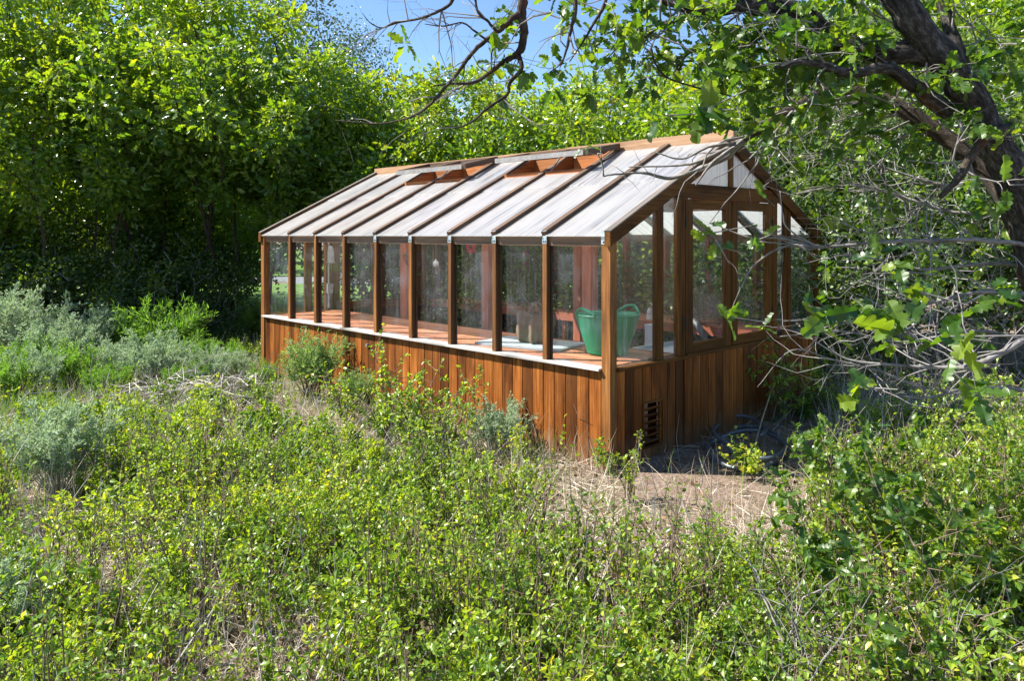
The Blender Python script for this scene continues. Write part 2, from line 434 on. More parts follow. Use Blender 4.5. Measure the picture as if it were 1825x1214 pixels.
# floor inside, gravel
mb = MB(); mb.box(.03, W1 - .06, .0, L, -.04, .03); mb.build('floor_slab', plain('gravel_floor', (.16, .13, .11), .95, .1, 0, .4, 60, .5), R)

# gable ends
def gable(y_out, y_in, near):
    """y_out: outer plane, y_in: inner plane along t"""
    lo, hi = min(y_out, y_in), max(y_out, y_in)
    sg = -1 if y_out < y_in else 1
    yg0, yg1 = (lo + hi) / 2 - .0025, (lo + hi) / 2 + .0025
    # boards
    holes = [(.40, .65, .10, .44)] if near else []
    wallp = lo + .030 if near else hi - .030
    planks(.052, .96, wallp, 0, -.06, ZS - .03, .118, sgn=sg, holes=holes).build('siding', M['cedar'], R)
    planks(2.53, W1 - .082, wallp, 0, -.06, ZS - .03, .118, sgn=sg).build('siding', M['cedar'], R)
    planks(.965, 2.525, wallp + sg * .014, 0, -.04, ZS - .022, .12, sgn=sg).build('lower_door_boards', M['cedar'], R)
    mb = MB(); q = (wallp - sg * .002, wallp - sg * .02); 
    if near:
        mb.box(.052, .39, min(q), max(q), -.05, ZS - .035); mb.box(.66, W1 - .082, min(q), max(q), -.05, ZS - .035)
        mb.box(.39, .66, min(q), max(q), -.05, .09); mb.box(.39, .66, min(q), max(q), .45, ZS - .035)
    else: mb.box(.052, W1 - .082, min(q), max(q), -.05, ZS - .035)
    mb.build('wall_backing', M['dark_post'], R)
    # sills
    q = sorted((y_out + sg * .022, y_in - sg * .03))
    for xs in ((.053, .985), (2.515, W1 - .083)):
        mb = MB(); mb.box(xs[0], xs[1], q[0], q[1], ZS - .026, ZS); mb.build('sill', M['frame'], R)
    def under(x): return zr(x) - .075
    # mullions and jambs
    for x0, x1, zt in ((.571, .618, None), (.621, .672, None), (.872, .975, 2.10), (2.49, 2.585, 2.10), (2.745, 2.805, None), (2.808, 2.87, None)):
        mb = MB()
        top = [(x0, (zt or under(x0))), (x1, (zt or under(x1)))]
        if zt: top = [(x0, min(zt, under(x0))), (x1, min(zt, under(x1)))]
        pl = [(x0, ZS), (x1, ZS), top[1], top[0]]
        d = .008 if (x0 in (.621, 2.745)) else 0
        mb.prism(pl, 1, lo + d, hi - d); mb.build('mullion', M['frame'], R)
    # side panes with a sloping top
    for x0, x1 in ((.051, .570), (.673, .871), (2.586, 2.744), (2.871, W1 - .081)):
        mb = MB(); mb.prism([(x0, ZS + .001), (x1, ZS + .001), (x1, under(x1) - .001), (x0, under(x0) - .001)], 1, yg0, yg1)
        mb.build('window_pane', M['glass'], R)
    # collar beam
    xa = (2.224 - ZE + .075) / SL; xb = (2.10 - ZE + .075) / SL
    mb = MB(); mb.prism([(xb, 2.101), (2 * WC - xb, 2.101), (2 * WC - xa, 2.224), (xa, 2.224)], 1, lo - .006, hi + .006, grain=0)
    mb.build('collar_beam', M['frame'], R)
    # king post + triangles
    mb = MB(); mb.box(WC - .04, WC + .04, lo + .008, hi - .008, 2.225, zr(WC) - .09); mb.build('king_post', M['frame'], R)
    for sgn in (-1, 1):
        xk = WC + sgn * .041; xo = WC + sgn * (WC - xa) - sgn * .004
        mb = MB(); mb.prism([(xk, 2.226), (xo, 2.226), (xk, zr(xk) - .078)][::1 if sgn > 0 else -1], 1, yg0 - .002, yg1 + .002)
        mb.build('gable_panel', M['poly'], R)
    # rake boards
    for sgn in (-1, 1):
        e = WC + sgn * (WC + .055); ze = ZE - SL * .055
        q = [(WC, ZR + .035), (e, ze + .035), (e, ze - .075), (WC, ZR - .085)]
        mb = MB(); yy = sorted((y_out + sg * .022, y_out - sg * .035))
        mb.prism(q if sgn < 0 else q[::-1], 1, yy[0], yy[1], grain=0)
        mb.build('rake_board', M['frame'], R)
        mb = MB()
        yc = y_out - sg * .0065
        a = (e, yc, ze + .0405); b = (WC, yc, ZR + .0405)
        mb.beam(a, b, .063, .012, up=(0, 0, 1)); mb.build('rake_cap', M['grey_cap'], R)
    # casement pair
    for j, (x0, x1) in enumerate(((.99, 1.722), (1.742, 2.484))):
        fr = MB(); d0, d1 = lo + .004, hi - .004
        g0, g1 = ((1.098, 1.625), (1.837, 2.372))[j]
        fr.box(x0, g0, d0, d1, ZS + .012, 2.094); fr.box(g1, x1, d0, d1, ZS + .012, 2.094)
        fr.box(g0, g1, d0, d1, ZS + .012, .862, grain=0); fr.box(g0, g1, d0, d1, 2.012, 2.094, grain=0)
        c = fr.build('casement', M['frame'], R)
        mb = MB(); mb.box(g0 + .001, g1 - .001, yg0, yg1, .863, 2.011); mb.build('casement_pane', M['glass'], c)
        if near:
            xh = x0 - .006 if j == 0 else x1 + .006
            for zz in (1.0, 1.85):
                mb = MB(); mb.tube([(xh, lo - .004, zz), (xh, lo - .004, zz + .09)], .008, 6); mb.build('hinge', M['dark_metal'], c)
    mb = MB(); mb.box(1.7225, 1.7415, lo + .012, hi - .012, ZS + .012, 2.10); mb.build('center_post', M['frame'], R)
    mb = MB(); mb.box(.99, 2.48, lo - .014, hi - .003, ZS - .02, ZS + .010); mb.build('casement_sill', M['frame'], R)
gable(-.095, -.048, True)
gable(L + .10, L + .053, False)

# rafters
for i in range(0, NB + 1):
    t = BAY * i - .023
    if i == 0 or i == NB: continue
    for sgn in (-1, 1):
        e = WC + sgn * (WC + .03); ze = ZE - SL * .03
        mb = MB(); mb.beam((e, t, ze - .012), (WC + sgn * .035, t, ZR - .029), .048, .088)
        mb.build('rafter', M['weathered'], R)
        if sgn < 0:
            mb = MB(); mb.beam((e, t, ze + .0375), (WC - .035, t, ZR + .0205), .058, .012); mb.build('rafter_cap', M['weathered'], R)
# ridge
mb = MB(); mb.box(WC - .03, WC + .03, -.125, 1.90, ZR - .10, ZR + .092); mb.box(WC - .026, WC + .026, 1.903, L + .12, ZR - .10, ZR + .085)
mb.build('ridge_beam', M['ridge'], R)
# roof sheets
HATCH = {2: 1.235, 3: 1.235, 5: 1.235, 6: 1.235}
for i in range(NB):
    a = BAY * i + .001 if i else -.058; b = BAY * (i + 1) - .047
    if i == NB - 1: b = L + .063
    for sgn in (-1, 1):
        top = WC - .036
        if sgn < 0 and i in HATCH: top = HATCH[i]
        def pt(wv, dz): return (WC + sgn * (WC - wv), (a + b) / 2, zr(wv) + dz)
        mb = MB(); mb.beam(pt(-.05, .002), pt(.93, .002), b - a, .006); mb.beam(pt(.90, .009), pt(top, .009), b - a, .006)
        mb.build('roof_panel', M['poly'], R)
# metal straps on the post tops
for i in range(0, 6):
    mb = MB(); t1 = BAY * i if i else -.012; t0 = t1 - (.046 if i else .083)
    mb.box(-.0335, -.0305, t0 - .001, t1 + .001, ZE - .085, ZE + .025, grain=2)
    b_ = mb.build('strap_plate', M['metal'], R)
    for q in (.28, .72):
        y = t0 + (t1 - t0) * q; mb = MB(); mb.box(-.0362, -.0336, y - .005, y + .005, ZE - .075, ZE - .06); mb.build('nail', M['dark_metal'], b_)
# roof hatches
for (ia, ib, tilt) in ((7, 5, 2.575), (4, 2, 2.60)):
    ta, tb = BAY * ia - .06, BAY * ib + .015
    tm = BAY * (ia - 1) - .023
    curb = MB()
    wl = 1.25
    for t in (ta - .018, tm - .03, tm + .03, tb + .018):
        curb.prism([(wl, zr(wl) - .16), (WC - .04, ZR - .16), (WC - .04, ZR + .03), (wl, zr(wl) + .03)], 1, t - .010, t + .010, grain=0)
    curb.box(wl - .035, wl, tb, tm - .04, zr(wl) - .10, zr(wl) + .032, grain=1); curb.box(wl - .035, wl, tm + .04, ta, zr(wl) - .10, zr(wl) + .032, grain=1)
    curb.box(WC - .07, WC - .04, tb, tm - .042, ZR - .18, ZR - .01, grain=1); curb.box(WC - .07, WC - .04, tm + .042, ta, ZR - .18, ZR - .01, grain=1)
    curb.build('hatch_curb', M['curb'], R)
    fl = MB(); wf = 1.17; zf = tilt
    A = lambda t, k: np.array([WC - .05 + (wf - WC + .05) * k, t, (ZR + .045) + (zf - ZR - .045) * k])
    fa, fb = ta + .06, tb - .06
    for t in (fa, fb): fl.beam(A(t, 0), A(t, 1), .05, .06)
    fl.beam(A(tm, .09), A(tm, .91), .04, .045)
    fl.beam(A(fb + .026, .96), A(fa - .026, .96), .048, .055); fl.beam(A(fb + .026, .04), A(fa - .026, .04), .045, .05)
    h = fl.build('hatch_flap', M['weathered'], R)
    for (q0, q1) in ((fb + .028, tm - .022), (tm + .022, fa - .028)):
        mb = MB(); c0 = A((q0 + q1) / 2, .09); c1 = A((q0 + q1) / 2, .91); mb.beam(c0, c1, q1 - q0, .006); mb.build('flap_pane', M['glass'], h)
    mb = MB(); mb.beam(A(fb, 1.07), A(fa, 1.07), .012, .05) ; mb.build('flap_edging', M['grey_bar'], h)
    mb = MB(); mb.beam((wl + .02, tm - .06, zr(wl) + .02), A(tm - .12, .62) - np.array([0, 0, .03]), .032, .012)
    mb.build('prop_bar', M['grey_bar'], R)

# inner posts carrying the ridge line and the bench edges
for (wv, t) in ((1.05, 1.02), (1.05, 2.46), (1.05, 3.95), (2.55, 1.0), (2.55, 2.46), (2.55, 3.95)):
    mb = MB(); mb.box(wv - .05, wv + .05, t - .055, t + .055, .031, zr(wv) - .06); mb.build('inner_post', M['redwood'], R)
for wv in (1.05, 2.55):
    mb = MB(); mb.box(wv - .06, wv - .052, .05, L - .02, zr(wv) - .21, zr(wv) - .075); mb.build('purlin', M['redwood'], R)
for t in (1.02, 2.46, 3.95):
    mb = MB(); mb.box(1.102, 2.498, t - .03, t + .03, 2.03, 2.13); mb.build('tie_beam', M['redwood'], R)
# vent in the near gable
v = MB(); y0 = -.098
v.box(.385, .40, y0, -.05, .085, .455); v.box(.65, .665, y0, -.05, .085, .455); v.box(.40, .65, y0, -.05, .44, .455); v.box(.40, .65, y0, -.05, .085, .10)
vent = v.build('wall_vent', M['frame'], R)
mb = MB()
for k_ in range(6):
    z = .118 + k_ * .054; mb.beam((.401, -.074, z), (.649, -.074, z), .045, .008, up=(0, .75, 1))
mb.build('louver', M['frame'], vent)
# small round knob bolt on the long wall
mb = MB(); mb.tube([(-.024, 3.17, .62), (-.045, 3.17, .62)], .018, 8); mb.build('wall_bolt', M['grey_bar'], R)
# conduit + junction box on the far gable
mb = MB(); mb.tube([(.90, L + .012, .8), (.90, L + .012, 2.1)], .013, 8); cd = mb.build('conduit', M['grey_bar'], R)
mb = MB(); mb.box(.86, .94, L - .03, L + .005, 1.0, 1.13); mb.build('junction_box', M['grey_bar'], cd)

# ------------------------------------------------------------------ benches (things inside)
def bench(name, label, w0, w1, t0, t1, z, front):
    e = empty(name, (C0[0], C0[1], 0), TH, label, 'bench')
    n = max(2, round((w1 - w0) / .098)); d = (w1 - w0) / n
    mb = MB()
    for i in range(n):
        cuts = [t0, t0 + random.uniform(1.5, 2.2), t0 + random.uniform(3.2, 4.0), t1]
        for a, b in zip(cuts[:-1], cuts[1:]): mb.box(w0 + i * d + .004, w0 + (i + 1) * d - .004, a + .001, b - .001, z - .022, z + random.uniform(-.002, .002), grain=1)
    mb.build('bench_top', M['bench'], e)
    mb = MB(); x = w0 if front < 0 else w1
    mb.box(x - .014 if front < 0 else x + .002, x - .002 if front < 0 else x + .014, t0, t1, z - .095, z + .003); mb.build('fascia', M['redwood'], e)
    for t in np.linspace(t0 + .15, t1 - .15, 5):
        mb = MB(); mb.box(w0 + .03, w0 + .09, t, t + .05, .031, z - .024); mb.build('leg', M['redwood'], e)
        mb = MB(); mb.box(w1 - .09, w1 - .03, t, t + .05, .031, z - .024); mb.build('leg', M['redwood'], e)
    return e
bench('potting_bench', 'red-brown plank bench under the long sunny window wall, holding the green tub', .085, .98, .03, L - .03, .765, 1)
bench('potting_bench', 'red-brown plank bench along the back glass wall, seen across the aisle', 2.61, 3.38, .10, L - .03, .81, -1)

def gplace(o, wv, t, z, rz=0.0):
    p = W2(wv, t, z); o.location = p; o.rotation_euler = (0, 0, rz); return o
# grey sheet under the bag
mb = MB()
pl = []
for (cx, cy_, a0) in ((.40, .22, 0), (-.40, .22, PI / 2), (-.40, -.22, PI), (.40, -.22, 1.5 * PI)):
    for k_ in range(5): a = a0 + k_ * PI / 8; pl.append((cx + .06 * math.cos(a), cy_ + .06 * math.sin(a)))
mb.prism(pl, 2, 0, .018); mb.prism([(x * .97, y * .95) for x, y in pl], 2, .018, .022)
tray = mb.build('plastic_sheet', plain('grey_plastic', (.40, .45, .47), .45, .5, 0, .15, 9))
gplace(tray, .50, 1.28, .768, TH + PI / 2 + .22); tag(tray, 'flat grey plastic tray with rounded corners lying under the brown bag', 'tray')
# brown fabric bag
def fabric_bag():
    e = empty('grow_bag'); prof = []
    mb = MB(); n = 28; rings = []
    for (r, z) in ((.130, 0), (.150, .02), (.158, .10), (.162, .18), (.165, .255), (.166, .27), (.155, .262), (.150, .15), (.14, .03)):
        ring = []
        for k_ in range(n):
            a = 2 * PI * k_ / n
            wob = 1 + .07 * math.sin(3 * a + z * 9) + .05 * math.sin(5 * a - z * 14 + 1) + .04 * math.sin(9 * a + z * 25)
            sq = 1 / max(abs(math.cos(a)) ** .35 + abs(math.sin(a)) ** .35, .1) * 1.55 + .15
            ring.append((r * wob * sq * .98 * math.cos(a), r * wob * sq * .86 * math.sin(a), z + .014 * math.sin(2 * a + 1) * (z > .2)))
        rings.append(ring)
    v = [p for ring in rings for p in ring]
    f = [(i * n + k_, i * n + (k_ + 1) % n, (i + 1) * n + (k_ + 1) % n, (i + 1) * n + k_) for i in range(len(rings) - 1) for k_ in range(n)]
    f += [tuple(range(n - 1, -1, -1)), tuple((len(rings) - 1) * n + k_ for k_ in range(n))]
    mb.add(v, f); 
    mat = plain('taupe_felt', (.20, .14, .10), .95, .1, 0, .35, 14, .6)
    mb.build('bag_body', mat, e, smooth=True)
    for y in (-.10, .10):
        pts = [(-.075 + .15 * q, y * (1 + .1 * math.sin(q * 3)), .25 + .095 * math.sin(PI * q) ** .7) for q in np.linspace(0, 1, 12)]
        mb = MB()
        for a, b in zip(pts[:-1], pts[1:]): mb.beam(a, b, .032, .006, up=(0, 1, .2), r=.5)
        mb.build('handle', mat, e)
    return e
bag = fabric_bag(); bag.scale = (.70, .70, 1.05); gplace(bag, .52, 1.22, .792, TH + PI / 2 + .5); tag(bag, 'slumped taupe felt planting bag with two loop handles on the grey tray', 'bag')
# green tub
def tub():
    e = empty('flexible_tub'); mb = MB(); n = 48
    prof = [(.001, .004), (.165, .0), (.178, .012)]
    for k_ in range(14):
        q = k_ / 13; r = .178 + .092 * q; z = .02 + .285 * q
        prof += [(r, z), (r + .0035, z + .011)]
    prof += [(.276, .33), (.284, .335), (.284, .343), (.272, .343), (.262, .30), (.172, .02), (.001, .015)]
    mb.lathe(prof, n)
    k = NT('green_rubber')
    t = k.n('ShaderNodeBsdfTranslucent'); t.inputs[0].default_value = (.02, .55, .26, 1)
    mat = k.done(k.mixs(.3, k.bsdf((.005, .30, .15), .38, None, .5), t.outputs[0]))
    mb.build('tub_body', mat, e, smooth=True)
    for s_ in (-1, 1):
        pts = []
        for q in np.linspace(0, 1, 16):
            a = (q - .5) * .95; rr = .276 + .012 * math.sin(PI * q)
            pts.append((s_ * rr * math.cos(a), rr * math.sin(a), .337 + .062 * math.sin(PI * q) ** .8))
        mb = MB(); mb.tube(pts, .012, 8); mb.build('handle', mat, e, smooth=True)
    return e
tb_ = tub(); gplace(tb_, .60, .44, .768, .62); tag(tb_, 'bright green flexible rubber tub with two handles beside the corner post', 'tub')
# grey tray by the gable
mb = MB(); mb.prism([(-.35, -.25), (.35, -.25), (.35, .25), (-.35, .25)], 2, 0, .012)
for q in ((-.35, -.33, -.25, .25), (.33, .35, -.25, .25)): mb.box(q[0], q[1], q[2], q[3], .012, .05)
mb.box(-.33, .33, -.25, -.23, .012, .05); mb.box(-.33, .33, .23, .25, .012, .05)
t2 = mb.build('seed_tray', plain('pale_grey_tray', (.45, .50, .53), .5, .4, 0, .12, 8)); 
# potting table in the aisle that carries tray, basket and box
pt_ = empty('side_table', (0, 0, 0), 0, 'low wooden table at the aisle end behind the casement glass', 'table')
mb = MB()
for i in range(7): mb.box(-.42 + i * .12, -.304 + i * .12, -.36, .36, .60, .625, grain=1)
mb.build('table_top', M['bench'], pt_)
for sx in (-.36, .36):
    for sy in (-.3, .3):
        mb = MB(); mb.box(sx - .03, sx + .03, sy - .03, sy + .03, 0, .599); mb.build('leg', M['redwood'], pt_)
gplace(pt_, 1.78, .62, .031, TH)
gplace(t2, 1.70, .50, .658, TH); tag(t2, 'shallow pale grey tray on the low table behind the glass', 'tray')
# wire basket
def wire_basket():
    e = empty('wire_basket'); n = 14
    prof = [(.10, .0), (.15, .05), (.165, .12), (.17, .20), (.172, .30)]
    mb = MB()
    for j in range(n):
        a = 2 * PI * j / n; mb.tube([(r * math.cos(a), r * math.sin(a), z) for r, z in prof], .0028, 5)
    mb.build('upright_wires', M['dark_metal'], e)
    mb = MB()
    for z in (0, .03, .06, .10, .14, .18, .22, .26, .30):
        r = np.interp(z, [p[1] for p in prof], [p[0] for p in prof])
        mb.tube([(r * math.cos(a), r * math.sin(a), z) for a in np.linspace(0, 2 * PI, 29)], .0028, 5, False)
    mb.build('ring_wires', M['dark_metal'], e)
    return e
wb = wire_basket(); gplace(wb, 2.78, .78, .814); tag(wb, 'round black wire basket on the back bench, seen through the left casement', 'basket')
mb = MB(); p = [W2(2.62, .96, .85), W2(2.56, .90, .875), W2(2.5, .80, .86), W2(2.46, .70, .80), W2(2.43, .62, .70), W2(2.42, .58, .60)]
pts = [];
for q in np.linspace(0, 5, 30):
    i = min(int(q), 4); f_ = q - i; pts.append(p[i] * (1 - f_) + p[i + 1] * f_)
pts = np.array(pts)
for _ in range(4): pts[1:-1] = (pts[:-2] + pts[1:-1] * 2 + pts[2:]) / 4
mb.tube(pts, .032 + .003 * (np.arange(30) % 2), 12); dh = mb.build('duct_hose', plain('grey_duct', (.06, .06, .06), .5, .4), smooth=True)
tag(dh, 'thick grey bent hose hanging in front of the wire basket', 'hose')
# white box
mb = MB(); mb.box(-.05, .05, -.07, .07, .0, .20); mb.box(-.054, .054, -.074, .074, .201, .222)
wbx = mb.build('storage_box', plain('white_plastic', (.42, .46, .50), .5, .4, 0, .08, 6)); gplace(wbx, 1.85, .86, .658, TH)
tag(wbx, 'white lidded plastic box behind the narrow gable pane', 'box')
# hanging wire planters
def wall_planter():
    e = empty('hanging_planter'); mb = MB()
    for z, r in ((0, .17), (-.02, .165)):
        mb.tube([(r * math.cos(a), r * .75 * math.sin(a), z) for a in np.linspace(0, PI, 16)], .004, 5)
    mb.tube([(-.17, 0, 0), (.17, 0, 0)], .004, 5)
    mb.tube([(-.06, 0, -.16), (.06, 0, -.16)], .003, 5)
    for a in np.linspace(.1, PI - .1, 8):
        c, s_ = math.cos(a), math.sin(a)
        mb.tube([(.17 * c, .127 * s_, 0), (.165 * c, .12 * s_, -.05), (.12 * c, .08 * s_, -.12), (.06 * c, .02 * s_, -.16)], .003, 5)
    mb.build('planter_wires', M['dark_metal'], e)
    mb = MB(); mb.tube([(-.16, 0, 0), (0, 0, .16), (.16, 0, 0)], .0025, 5); mb.tube([(0, 0, .16), (0, 0, .24)], .0025, 5); mb.build('hanger', M['dark_metal'], e)
    return e
hp = wall_planter()
for i, (t, lab) in enumerate(((4.75, 'half-round wire planter hanging nearest the far end of the greenhouse'), (4.25, 'half-round wire planter hanging between two others by the far end'), (3.72, 'half-round wire planter hanging beside the glass globe'))):
    o = hp if i == 0 else copy_tree(hp)
    gplace(o, 1.0, t, 1.555, TH + PI / 2); tag(o, lab, 'planter', 'wire planters hanging inside')
# glass globe
mb = MB(); mb.lathe([(.001, -.07), (.03, -.062), (.055, -.03), (.06, 0), (.05, .035), (.02, .06), (.014, .075), (.014, .09), (.001, .09)], 16)
gl_ = mb.build('glass_globe', plain('pale_glass', (.55, .57, .58), .2, .6), smooth=True)
mb = MB(); mb.tube([(0, 0, .09), (0, 0, .55)], .003, 5); mb.build('cord', M['grey_bar'], gl_)
mb = MB()
for z in (-.10, -.14, -.18): mb.lathe([(.001, z - .012), (.012, z), (.001, z + .012)], 8)
mb.build('bead', plain('pale_bead', (.5, .52, .5), .3, .5), gl_)
gl_.scale = (.6,) * 3; gplace(gl_, .85, 3.12, 1.46); tag(gl_, 'clear hanging glass globe with beads below the roof', 'ornament')
# red cord
mb = MB()
for k_ in range(3): mb.tube([(.0 + .05 * math.cos(a) + .01 * k_, .012 * k_, .07 * math.sin(a)) for a in np.linspace(0, 2 * PI, 20)], .006, 6, False)
rc = mb.build('red_cord', plain('crimson_cord', (.36, .02, .05), .6, .3), smooth=True); gplace(rc, 1.0, 2.66, 1.66, TH + PI / 2); tag(rc, 'looped crimson cord hanging on the inner post', 'cord')
# dial
mb = MB(); mb.lathe([(.001, 0), (.085, 0), (.09, .012), (.08, .022), (.001, .022)], 28)
dl = mb.build('wall_dial', plain('dark_dial', (.05, .05, .055), .4, .4)); dl.rotation_mode = 'XYZ'
dl.location = W2(2.55, .94, 1.50); dl.rotation_euler = (PI / 2, 0, TH); tag(dl, 'dark round dial on an inner post behind the narrow gable pane', 'dial')
# pale feeder bottle hanging at the far end
mb = MB(); mb.lathe([(.001, -.11), (.05, -.11), (.055, -.09), (.045, -.08), (.045, .05), (.03, .08), (.02, .12), (.001, .125)], 16)
fb_ = mb.build('hanging_feeder', plain('pale_feeder', (.3, .3, .27), .4, .5), smooth=True)
mb = MB(); mb.tube([(0, 0, .12), (0, 0, .30)], .003, 5); mb.build('hook', M['dark_metal'], fb_)
gplace(fb_, .75, 5.2, 1.52); tag(fb_, 'pale hanging feeder at the far end of the glass wall', 'feeder')
# small stacked jars on the back bench
mb = MB()
mb.lathe([(.001, 0), (.045, 0), (.045, .05), (.03, .06), (.001, .06)], 14); mb.lathe([(.001, .062), (.04, .062), (.04, .10), (.028, .115), (.028, .14), (.001, .14)], 14); mb.lathe([(.001, .142), (.035, .142), (.035, .18), (.001, .19)], 14)
jr = mb.build('stacked_pot', plain('white_ceramic', (.66, .66, .64), .35, .5)); gplace(jr, 2.75, 1.55, .814); tag(jr, 'small white pots stacked on the back bench', 'pot')
# ================================================================== vegetation tools
def norm(a): return a / (np.linalg.norm(a, axis=-1, keepdims=True) + 1e-9)
def leaf_tpl(kind):
    if kind == 'oak_hi':
        h = [(0, 0), (.02, .10)]
        for y in np.linspace(.14, .99, 19):
            h.append((.31 * math.sin(PI * min(1, y * .82 + .06)) ** .8 * (.36 + .64 * abs(math.sin(PI * 4.4 * (y - .14))) ** .55), y))
        h.append((0, 1.0))
    elif kind == 'oak_mid':
        h = [(0, 0), (.20, .22), (.10, .32), (.34, .52), (.15, .60), (.28, .82), (0, 1.0)]
    elif kind == 'oval':
        h = [(0, 0), (.26, .30), (.27, .62), (0, 1.0)]
    elif kind == 'lance':
        h = [(.02, 0), (.075, .4), (0, 1.0)]
    elif kind == 'blade':
        h = [(.5, 0), (.42, .35), (.28, .7), (.03, 1.0)]
    n = len(h); v = []; 
    for s in (-1, 0, 1):
        for x, y in h:
            xx = s * x
            v.append((xx, y, -.22 * y * y + (.05 * math.sin(9 * y) * abs(s) if kind == 'oak_hi' else 0)))
    f = []
    for i in range(n - 1):
        f.append((i, n + i, n + i + 1, i + 1)); f.append((n + i, 2 * n + i, 2 * n + i + 1, n + i + 1))
    return np.array(v), np.array(f)
def tpl_low():
    """six-point leaf of two folded halves with a lobed outline"""
    v = np.array([(0, 0, 0), (.30, .30, 0), (.34, .68, -.05), (0, 1, -.18), (-.34, .68, -.05), (-.30, .30, 0)], float)
    return v, np.array([(0, 1, 2, 3), (0, 3, 4, 5)])
TP = {k: leaf_tpl(k) for k in ('oak_hi', 'oak_mid', 'oval', 'lance', 'blade')}; TP['low'] = tpl_low()

def scatter(tpl, pos, along, nrm, size, wid=None, rnd=None):
    """leaves: base at pos, length axis along, face normal nrm"""
    tv, tf = TP[tpl] if isinstance(tpl, str) else tpl
    n = len(pos); a = norm(along); x = norm(np.cross(a, nrm)); z = np.cross(x, a)
    size = np.broadcast_to(np.asarray(size, float), (n,)); wid = size if wid is None else np.broadcast_to(np.asarray(wid, float), (n,))
    V = (pos[:, None, :] + x[:, None, :] * (tv[None, :, 0:1] * wid[:, None, None]) + a[:, None, :] * (tv[None, :, 1:2] * size[:, None, None])
         + z[:, None, :] * (tv[None, :, 2:3] * size[:, None, None] + .35 * np.abs(tv[None, :, 0:1]) * wid[:, None, None]))
    Fc = tf[None] + (np.arange(n) * len(tv))[:, None, None]
    rnd = rng.random(n) if rnd is None else rnd
    return V.reshape(-1, 3), Fc.reshape(-1, tf.shape[1]), np.repeat(rnd, len(tv))
def segs(p0, p1, r0, r1, k=4):
    """tapered prisms for twigs"""
    p0, p1 = np.asarray(p0, float), np.asarray(p1, float); n = len(p0)
    r0 = np.broadcast_to(np.asarray(r0, float), (n,)); r1 = np.broadcast_to(np.asarray(r1, float), (n,))
    d = norm(p1 - p0); ref = np.where(np.abs(d[:, 2:3]) < .9, [[0, 0, 1.]], [[1., 0, 0]])
    s = norm(np.cross(d, ref)); u = np.cross(s, d)
    ang = 2 * PI * np.arange(k) / k
    ring = np.cos(ang)[None, :, None] * s[:, None] + np.sin(ang)[None, :, None] * u[:, None]
    A = p0[:, None] + ring * r0[:, None, None]; B = p1[:, None] + ring * r1[:, None, None]
    V = np.concatenate([A, B], 1)
    i = np.arange(k); j = (i + 1) % k
    f = np.stack([i, j, j + k, i + k], 1)
    Fc = f[None] + (np.arange(n) * 2 * k)[:, None, None]
    L = np.linalg.norm(p1 - p0, axis=1); o = rng.random((n, 1, 3)) * 20
    gv = np.concatenate([np.concatenate([np.zeros((n, k, 1)), ring[:, :, :2] * .02], 2), np.concatenate([np.broadcast_to(L[:, None, None], (n, k, 1)), ring[:, :, :2] * .02], 2)], 1) + o
    return V.reshape(-1, 3), Fc.reshape(-1, 4), gv.reshape(-1, 3), np.repeat(rng.random(n), 2 * k)
class Acc:
    """accumulates big vertex/face arrays"""
    def __init__(s): s.v = []; s.f = []; s.r = []; s.g = []; s.n = 0
    def add(s, V, Fc, r, g=None):
        s.v.append(V); s.f.append(Fc + s.n); s.r.append(r); s.g.append(np.zeros_like(V) if g is None else g); s.n += len(V)
    def leaves(s, *a, **k): V, Fc, r = scatter(*a, **k); s.add(V, Fc, r)
    def twigs(s, *a, **k): V, Fc, g, r = segs(*a, **k); s.add(V, Fc, r, g)
    def mesh(s, name, smooth=False): return np_mesh(name, np.concatenate(s.v), s.f, np.concatenate(s.r), np.concatenate(s.g), smooth)
    def build(s, name, mat, parent=None, smooth=False): return link(name, s.mesh(name, smooth), mat, parent)
def rdir(n, up=0.0):
    v = norm(rng.normal(size=(n, 3))); v[:, 2] += up; return norm(v)

